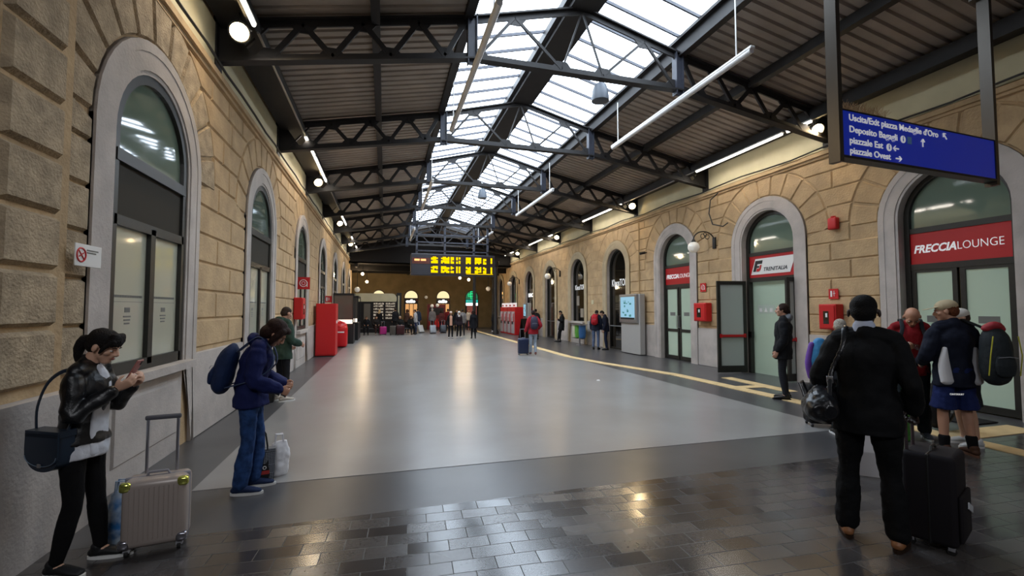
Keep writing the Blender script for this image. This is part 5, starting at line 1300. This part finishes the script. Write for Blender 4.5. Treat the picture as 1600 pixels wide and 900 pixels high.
# ---------------------------------------------------------------- grey haired traveller and luggage stack
p = person((6.15, 4.85), math.radians(-40), 'grey haired traveller in dark clothes, mostly hidden behind the suited man', h=1.6, sex='f', skin='c89a80', vox=.013, hp=12, top=[dict(part='jacket', col='20242c', t=.03, hem=.1)], bottom=dict(col='16181c', t=.012), shoes=dict(col='202020', sole='d8d8d8'), hair=dict(style='short', col='a8a296'))
backpack(p, '2a3038', 'dark grey backpack on the grey haired traveller', vox=.014)
suitcase(6.3, 5.3, math.radians(-30), .42, .3, .62, '141416', 'black suitcase left of the suited man with a colourful pack on top', hz=0, soft=True, ribs=False)
r = empty('travel_pack', (6.3, 5.3, .64), math.radians(-35), 'purple and blue travel pack stacked on the black suitcase', 'backpack')
g = MB(); limb(g, [V((0, 0, .06)), V((0, 0, .3)), V((0, 0, .5)), V((0, 0, .62))], [(.13, .1), (.16, .12), (.14, .1), (.08, .07)], V((1, 0, 0)), 18, 3); solid(g, 'pack_body', cm('pack_blue', '2f7fb4', .6), r, .014, 2, .02)
for sx in (-1, 1): g = MB(); limb(g, [V((sx*.13, -.02, .08)), V((sx*.16, -.03, .3)), V((sx*.11, -.02, .58))], [.045, .05, .04], V((1, 0, 0)), 12, 3); solid(g, 'side_panel', cm('pack_purple', '6a3fa0', .6), r, .014, 1)
g = MB(); g.bar((-.02, -.15, .12), (.0, -.15, .45), .03, .01, (1, 0, 0)); g.bar((-.1, -.15, .32), (.1, -.15, .36), .01, .03, (0, 0, 1)); g.build('yellow_strap', cm('pack_yellow', 'd8b440', .6), r)
# ---------------------------------------------------------------- man in red T-shirt
p = person((6.95, 4.5), math.radians(132), 'balding man in a red T-shirt looking down at a bottle in his hands', h=1.82, skin='b9876c', vox=.0095, hp=42, bow=6, wide=1.03,
    arms={'R': ((.11, .03, -.25), (-.06, .27, -.24)), 'L': ((.13, .02, -.25), (-.05, .27, -.22))}, palms={'R': ((-.6, .5, .25), (0, -.5, .9), (.2, .8, .5)), 'L': ((-.75, .5, .0), (-.2, -.9, .1), (0, .1, 1))}, curl=(.9, .9),
    top=[dict(part='t_shirt', col='8e1f26', t=.016, hem=.12, sleeve=.72, loose=.012, mname='t_shirt_cotton')], bottom=dict(col='1c2226', t=.016, hem=.02), shoes=dict(col='3a4048', sole='d8dcdc'), hair=dict(style='short', col='6a4a3a'))
h_ = [c for c in p['root'].children if c.name.startswith('hair')][0]; bpy.data.objects.remove(h_)
g = MB(); HPp = p['HP']; g.ball(HPp(0, -.035, .02), (.081, .083, .08), 18, 12, Matrix.Rotation(-math.radians(44), 3, 'X')); solid(g, 'hair', cm('hair_stubble', '5a4034', .8), p['root'], .009, 2)
backpack(p, '3a4048', 'dark grey backpack worn by the man in the red T-shirt', vox=.012, strap='2c3036')
r = worn(p, 'water_bottle', 'clear plastic water bottle held by the man in the red T-shirt', 'bottle')
M_ = Matrix.Translation((-.02, .34, 1.19)) @ Matrix.Rotation(math.radians(60), 4, 'Y'); g = MB(); g.lathe([(.03, -.1), (.034, -.095), (.034, .03), (.03, .05), (.014, .09), (.014, .1)], 16, M_); g.build('bottle_body', CLEAR, r, smooth=True); g = MB(); g.lathe([(.016, .098), (.016, .118)], 14, M_); g.build('cap', WHITE, r)
carrier(6.72, 4.45, .5, .26, .12, .6, '4fa83c', 'bright green carrier bag beside the man in the red T-shirt', name='carrier_bag', z=0.0)
r = empty('black_backpack', (7.75, 4.7, 0), .4, 'black backpack on the floor in front of the lounge door', 'backpack')
g = MB(); limb(g, [V((0, 0, .1)), V((0, 0, .35)), V((0, .02, .62))], [(.17, .11), (.19, .14), (.1, .07)], V((1, 0, 0)), 18, 4); solid(g, 'pack_body', cm('backpack_cloth', '121215', .7), r, .014, 2, .02); g = MB(); limb(g, [V((-.09, -.1, .1)), V((-.1, -.2, .35)), V((-.06, -.05, .6))], [.014]*3, V((1, 0, 0)), 8, 4); g.build('strap', BLACK, r, smooth=True)
# ---------------------------------------------------------------- man with cap and rucksack
p = person((6.62, 3.83), math.radians(-22), 'man in a beige cap, navy top and navy shorts seen from behind', h=1.84, skin='b98c74', vox=.0095, hp=8, hy=52, wide=1.06,
    arms={'R': ((.08, .0, -.27), (.02, .18, -.42)), 'L': ((.08, .02, -.27), (.0, .22, -.38))},
    top=[dict(part='sweatshirt', col='151a2a', t=.03, hem=.16, loose=.012, mname='sweatshirt_cotton')], bottom=dict(col='1c2858', t=.022, upto=.92, hem=.03, part='shorts', name='shorts_cloth'),
    shoes=dict(col='4a3226', sole='6a4a3a', rough=.7), hair=dict(style='short', col='6a3c26', hat=('cap', 'b8a88a')), legs={'R': ((.13, .02, .49), (.14, -.03, .085), 8), 'L': ((.12, .02, .49), (.13, .0, .085), 8)})
for k in 'LR':
    a_, b_, c_, _ = p['L'][k]; g = MB(); limb(g, [c_+(b_-c_)*.0, c_+(b_-c_)*.3], [.046, .054], V((1, 0, 0)), 14, 2); solid(g, 'sock', cm('sock_knit', '0e0e12', .9), p['root'], .008, 1)
for sx, nm in ((-1, 'white_side_panel'), (1, 'white_side_panel')):
    g = MB(); limb(g, [V((sx*.15, -.1, .84)), V((sx*.165, -.085, 1.02)), V((sx*.155, -.09, 1.22))], [(.062, .05), (.055, .05), (.015, .032)], V((1, 0, 0)), 12, 3); solid(g, nm, cm('white_knit', 'd4d4d8', .8), p['root'], .008, 2)
text('shorts_lettering', 'CANTERBURY', .028, TXT_W, plane_M((-.17, -.152, .70), (1, .0, 0), (0, 0, 1)), p['root'], sx=.8)
r, c_ = backpack(p, '262c30', 'large dark trekking rucksack with yellow straps on the man in the cap', vox=.0095, w_=.28, h_=.56, d_=.24, dz=-.12, strap='1c2022', dx=.2, sides=(1,))
g = MB()
for sx in (-1, 1): g.tube([c_+V((sx*.12, -.13, .2)), c_+V((sx*.15, -.13, 0)), c_+V((sx*.15, -.1, -.22))], .006, 6)
g.build('yellow_cord', cm('rucksack_yellow', 'b8b430', .6), r)
g = MB(); limb(g, [c_+V((-.09, 0, .27)), c_+V((0, -.02, .31)), c_+V((.09, 0, .27))], [.035, .05, .035], V((0, 1, 0)), 12, 3); solid(g, 'red_jacket_roll', cm('red_nylon', 'a02832', .6), r, .01, 2, .03)
p = person((7.2, 4.05), math.radians(60), 'traveller in white cap mostly hidden behind the man in the beige cap', h=1.74, skin='c09880', vox=.013, hp=5, top=[dict(part='t_shirt', col='15181c', t=.02, hem=.12)], bottom=dict(col='20242c', t=.022, upto=.9, hem=.03, part='shorts'), shoes=dict(col='c8ccd0', sole='e0e0e0'), hair=dict(style='short', col='3a2820', hat=('cap', 'd8d4cc')))
# ---------------------------------------------------------------- man by the ticket office
p = person((7.48, 7.07), math.radians(40), 'dark haired man in a black coat with grey hood outside the ticket office', h=1.84, skin='bf9078', vox=.011, hp=2, lean=-3,
    arms={'R': ((.04, -.05, -.28), (.0, .03, -.5)), 'L': ((.04, -.02, -.28), (.04, .1, -.52))}, top=[dict(part='hoodie', col='6a6e74', t=.022, hem=.04, hood=True, mname='hoodie_cotton'), dict(part='coat', col='15161a', t=.034, hem=.2, collar=False, loose=.01)],
    bottom=dict(col='24262c', t=.008), shoes=dict(col='0e0e10', sole='101010', rough=.35), hair=dict(style='tied', col='2a1a14'))
# ---------------------------------------------------------------- middle distance
p = person((5.4, 16.2), math.radians(-8), 'person in a red jacket walking away with a backpack and blue suitcase', h=1.68, skin='b08068', vox=.016, hp=5, arms={'L': ((.08, -.04, -.27), (.14, .0, -.48)), 'R': ((.12, -.06, -.24), (.05, .08, -.38))},
    legs={'R': ((.09, .08, .5), (.09, -.02, .1), 5), 'L': ((.09, .05, .49), (.08, .16, .085), 5)}, top=[dict(part='jacket', col='9c2430', t=.034, hem=.12, hood=False)], bottom=dict(col='9aa8b8', t=.012, name='light_denim', part='jeans'), shoes=dict(col='6a3a34', sole='d0d0d0'), hair=dict(style='short', col='2a1c18'))
backpack(p, '3c3a4c', 'grey backpack on the person in the red jacket', vox=.016, w_=.3, h_=.45, d_=.16, dz=-.02)
suitcase(5.05, 16.35, math.radians(-5), .4, .26, .62, '1e2844', 'dark blue suitcase wheeled by the person in the red jacket', hz=.98, trim='9aa0b0')
p = person((8.98, 22.2), math.radians(78), 'person all in black leaning against the wall looking down', h=1.66, sex='f', skin='b08870', vox=.018, hp=32, bow=8, lean=-8, arms={'R': ((.05, .02, -.26), (-.05, .24, -.16)), 'L': ((.05, .02, -.26), (-.05, .24, -.18))},
    legs={'R': ((.09, .14, .5), (.09, .2, .085), 5), 'L': ((.09, .1, .49), (.08, .12, .085), 5)}, top=[dict(part='coat', col='0e0e10', t=.03, hem=.3, flare=.02)], bottom=dict(col='0c0c0e', t=.006), shoes=dict(col='0c0c0c'), hair=dict(style='short', col='15100e'))
p = person((8.75, 17.75), math.radians(-40), 'person in dark jacket with red backpack bent over beside the dark shop door', h=1.72, skin='b08870', vox=.016, hp=35, bow=10, top=[dict(part='jacket', col='1a2030', t=.03, hem=.1)], bottom=dict(col='5a6884', t=.012, name='grey_denim', part='jeans'), shoes=dict(col='101010'), hair=dict(style='short', col='15100e'))
backpack(p, 'a81c28', 'red backpack on the person bent over by the dark shop door', vox=.016, strap='a81c28')
p = person((9.05, 17.4), math.radians(60), 'person in navy coat facing the one with the red backpack', h=1.7, skin='b08870', vox=.016, hp=35, bow=8, top=[dict(part='coat', col='141828', t=.03, hem=.14)], bottom=dict(col='1a2238', t=.012), shoes=dict(col='101010'), hair=dict(style='short', col='100c0a'))
# ---------------------------------------------------------------- far walkers
FV = .024
def far(x, y, rz, label, top, bot, hair, h=1.68, sex='m', **k):
    tp = dict(part='coat', col=top, t=.03, hem=k.pop('hem', .12), flare=k.pop('flare', 0))
    return person((x, y), rz, label, h=h, sex=sex, vox=FV, top=[tp], bottom=dict(col=bot, t=.012), shoes=dict(col=k.pop('shoe', '141414')), hair=hair, **k)
far(4.27, 26.8, PI+.1, 'woman in white headscarf and long white top walking towards the camera', '2c2228', '16161c', dict(style='long', col='d8d4d0', hat=('scarf', 'e4e0dc')), h=1.58, sex='f', shoe='d8d8d8')
p = far(3.74, 26.5, PI, 'woman in a pale knitted hat and peach scarf carrying a black bag', '16161a', '14141a', dict(style='long', col='3a2820', hat=('cap', 'd8c4b8')), h=1.58, sex='f', shoe='d8d8d8')
front_panel(p, .03, .09, .1, 'd8a890', 'scarf', vox=.02)
far(5.02, 26.1, -.1, 'woman in a dark knee length coat walking away', '15161c', '101014', dict(style='bob', col='2a1c16'), h=1.64, sex='f', hem=.32, flare=.03)
far(4.85, 29.0, 0, 'person in grey walking ahead of the woman in the dark coat', '7a7674', '2a2a30', dict(style='short', col='2a2018'), h=1.7)
p = far(7.75, 32.6, math.radians(-88), 'person leaning forward to use a ticket machine', '111216', '15161c', dict(style='short', col='15100c'), h=1.72, shoe='d8d8d8', bow=16, hp=20)
far(8.35, 24.6, -.3, 'man in a black coat beside the black pavement board', '101216', '101014', dict(style='short', col='15100c'), h=1.72)
def bench(x, y, w_, rz, lab):
    r = empty('bench', (x, y, 0), rz, lab, 'bench', 'waiting benches at the far end'); g = MB(); g.rbox(-w_/2, w_/2, -.22, .22, .38, .43, .015); g.build('seat', cm('bench_steel', '3a3a40', .4), r)
    for s in (-1, 1): g = MB(); g.box(s*(w_/2-.12)-.03, s*(w_/2-.12)+.03, -.2, .2, 0, .38); g.build('leg', STEEL, r)
def seated(x, y, rz, label, top, bot, hair, **k):
    return person((x, y), rz, label, h=1.68, sit=.5, vox=FV, top=[dict(part='coat', col=top, t=.03, hem=.03)], bottom=dict(col=bot, t=.012), shoes=dict(col=k.pop('shoe', '181818')), hair=hair, arms={'R': ((.05, .05, -.26), (-.03, .28, -.3)), 'L': ((.05, .05, -.26), (-.03, .28, -.3))}, hp=k.pop('hp', 20), **k)
bench(-.95, 31.6, 2.2, 0, 'low bench in front of the dark kiosk with three people on it')
bench(1.35, 31.4, 1.4, 0, 'low bench in the middle of the far crowd')
seated(-1.75, 31.6, PI-.2, 'seated person in black with pale bag on lap, leftmost of the far bench', '121214', '141418', dict(style='bob', col='3a2820'))
seated(-1.15, 31.6, PI, 'seated person in a black coat with bowed head, second on the far bench', '0e0e12', '121216', dict(style='short', col='5a4434'), hp=35)
seated(-.55, 31.6, PI+.3, 'seated person in dark brown, bare ankles, on the far bench', '1c1614', '3a2420', dict(style='long', col='2a1a12'), shoe='c8b0a0')
far(-.35, 33.4, -.4, 'blonde person standing between bench and dark kiosk', '141416', '141418', dict(style='long', col='c8a878'), sex='f', h=1.66)
suitcase(-.08, 31.0, .2, .42, .26, .56, 'b02878', 'bright pink suitcase at the end of the far bench', hz=.9)
suitcase(.55, 30.6, -.2, .4, .28, .62, '5a544e', 'taupe suitcase left of the dark red suitcase, far crowd', hz=0)
suitcase(1.0, 30.5, .1, .5, .3, .66, '3c1216', 'dark red suitcase in the middle of the far crowd', hz=0)
seated(1.0, 31.4, PI, 'seated person in black behind the dark red suitcase', '141414', '141418', dict(style='short', col='b0a08c'))
seated(1.7, 31.4, PI+.4, 'seated person with reddish hair at the right end of the middle bench', '15120f', '1a1a1e', dict(style='bob', col='5a3420'))
far(.75, 33.0, .5, 'tall person with a black rucksack standing behind the middle bench', '17171b', '17171b', dict(style='short', col='2a2018'), h=1.78)
far(1.55, 33.2, -.6, 'person in a brown fur trimmed coat behind the middle bench', '4a342a', '1c1c20', dict(style='bob', col='4a2c1c'), sex='f')
far(2.05, 31.8, 1.2, 'person in white and black top with legs apart near the middle bench', 'a8a4a4', '2a3450', dict(style='short', col='2c2018'))
far(2.35, 34.0, -.2, 'person in blue grey coat standing before the lit cafe door', '2c3444', '3a4a68', dict(style='short', col='4a3828'), h=1.76)
p = far(3.4, 33.8, .1, 'grey haired person in a grey coat pulling a silver suitcase', '6c6460', '16161c', dict(style='short', col='a8a098'), h=1.76)
far(4.15, 34.4, .2, 'person in a brown red jacket walking beside the grey coat', '5a2a28', '1c1c24', dict(style='bob', col='2a1c18'), h=1.6, sex='f')
far(4.75, 35.2, 0, 'person in a dark red coat in front of the right cafe door', '6a1a1c', '1a1a20', dict(style='short', col='2a1c18'), h=1.72)
far(5.4, 35.0, PI, 'person in a black coat right of the dark red coat', '15151a', '15151a', dict(style='long', col='1c1412'), h=1.66, sex='f')
far(6.6, 36.4, PI, 'person in a pale top near the green cross doorway', 'b0a8a0', '2a2a30', dict(style='long', col='3a2820'), h=1.66, sex='f')
suitcase(2.55, 32.6, .5, .4, .25, .6, 'b4b2ae', 'white hard suitcase tilted behind the far crowd', hz=1.0, tilt=-.5)
suitcase(3.25, 31.6, .1, .42, .28, .6, '8e9298', 'silver suitcase pulled by the grey haired person', hz=1.05, tilt=-.35)
suitcase(4.0, 32.0, -.1, .42, .28, .58, '2e3036', 'dark grey suitcase beside the silver one', hz=1.0, tilt=-.3)
# small litter and door mat
r = MB().rbox(-.3, .3, -.7, .7, 0.006, .02, .004).build('door_mat', cm('mat_rubber', '1c1c1e', .9)); r.location = (8.75, 5.4, 0); tag(r, 'dark rubber mat in front of the near lounge door', 'mat')
g = MB(); g.prism([(0, 0), (.09, .01), (.11, .07), (.03, .09)], lambda u, v, d: (u, v, .006+d), 0, .02, .015); r = g.build('paper_scrap', WHITE); r.location = (4.95, 10.0, 0); tag(r, 'small scrap of white paper on the pale floor', 'litter')
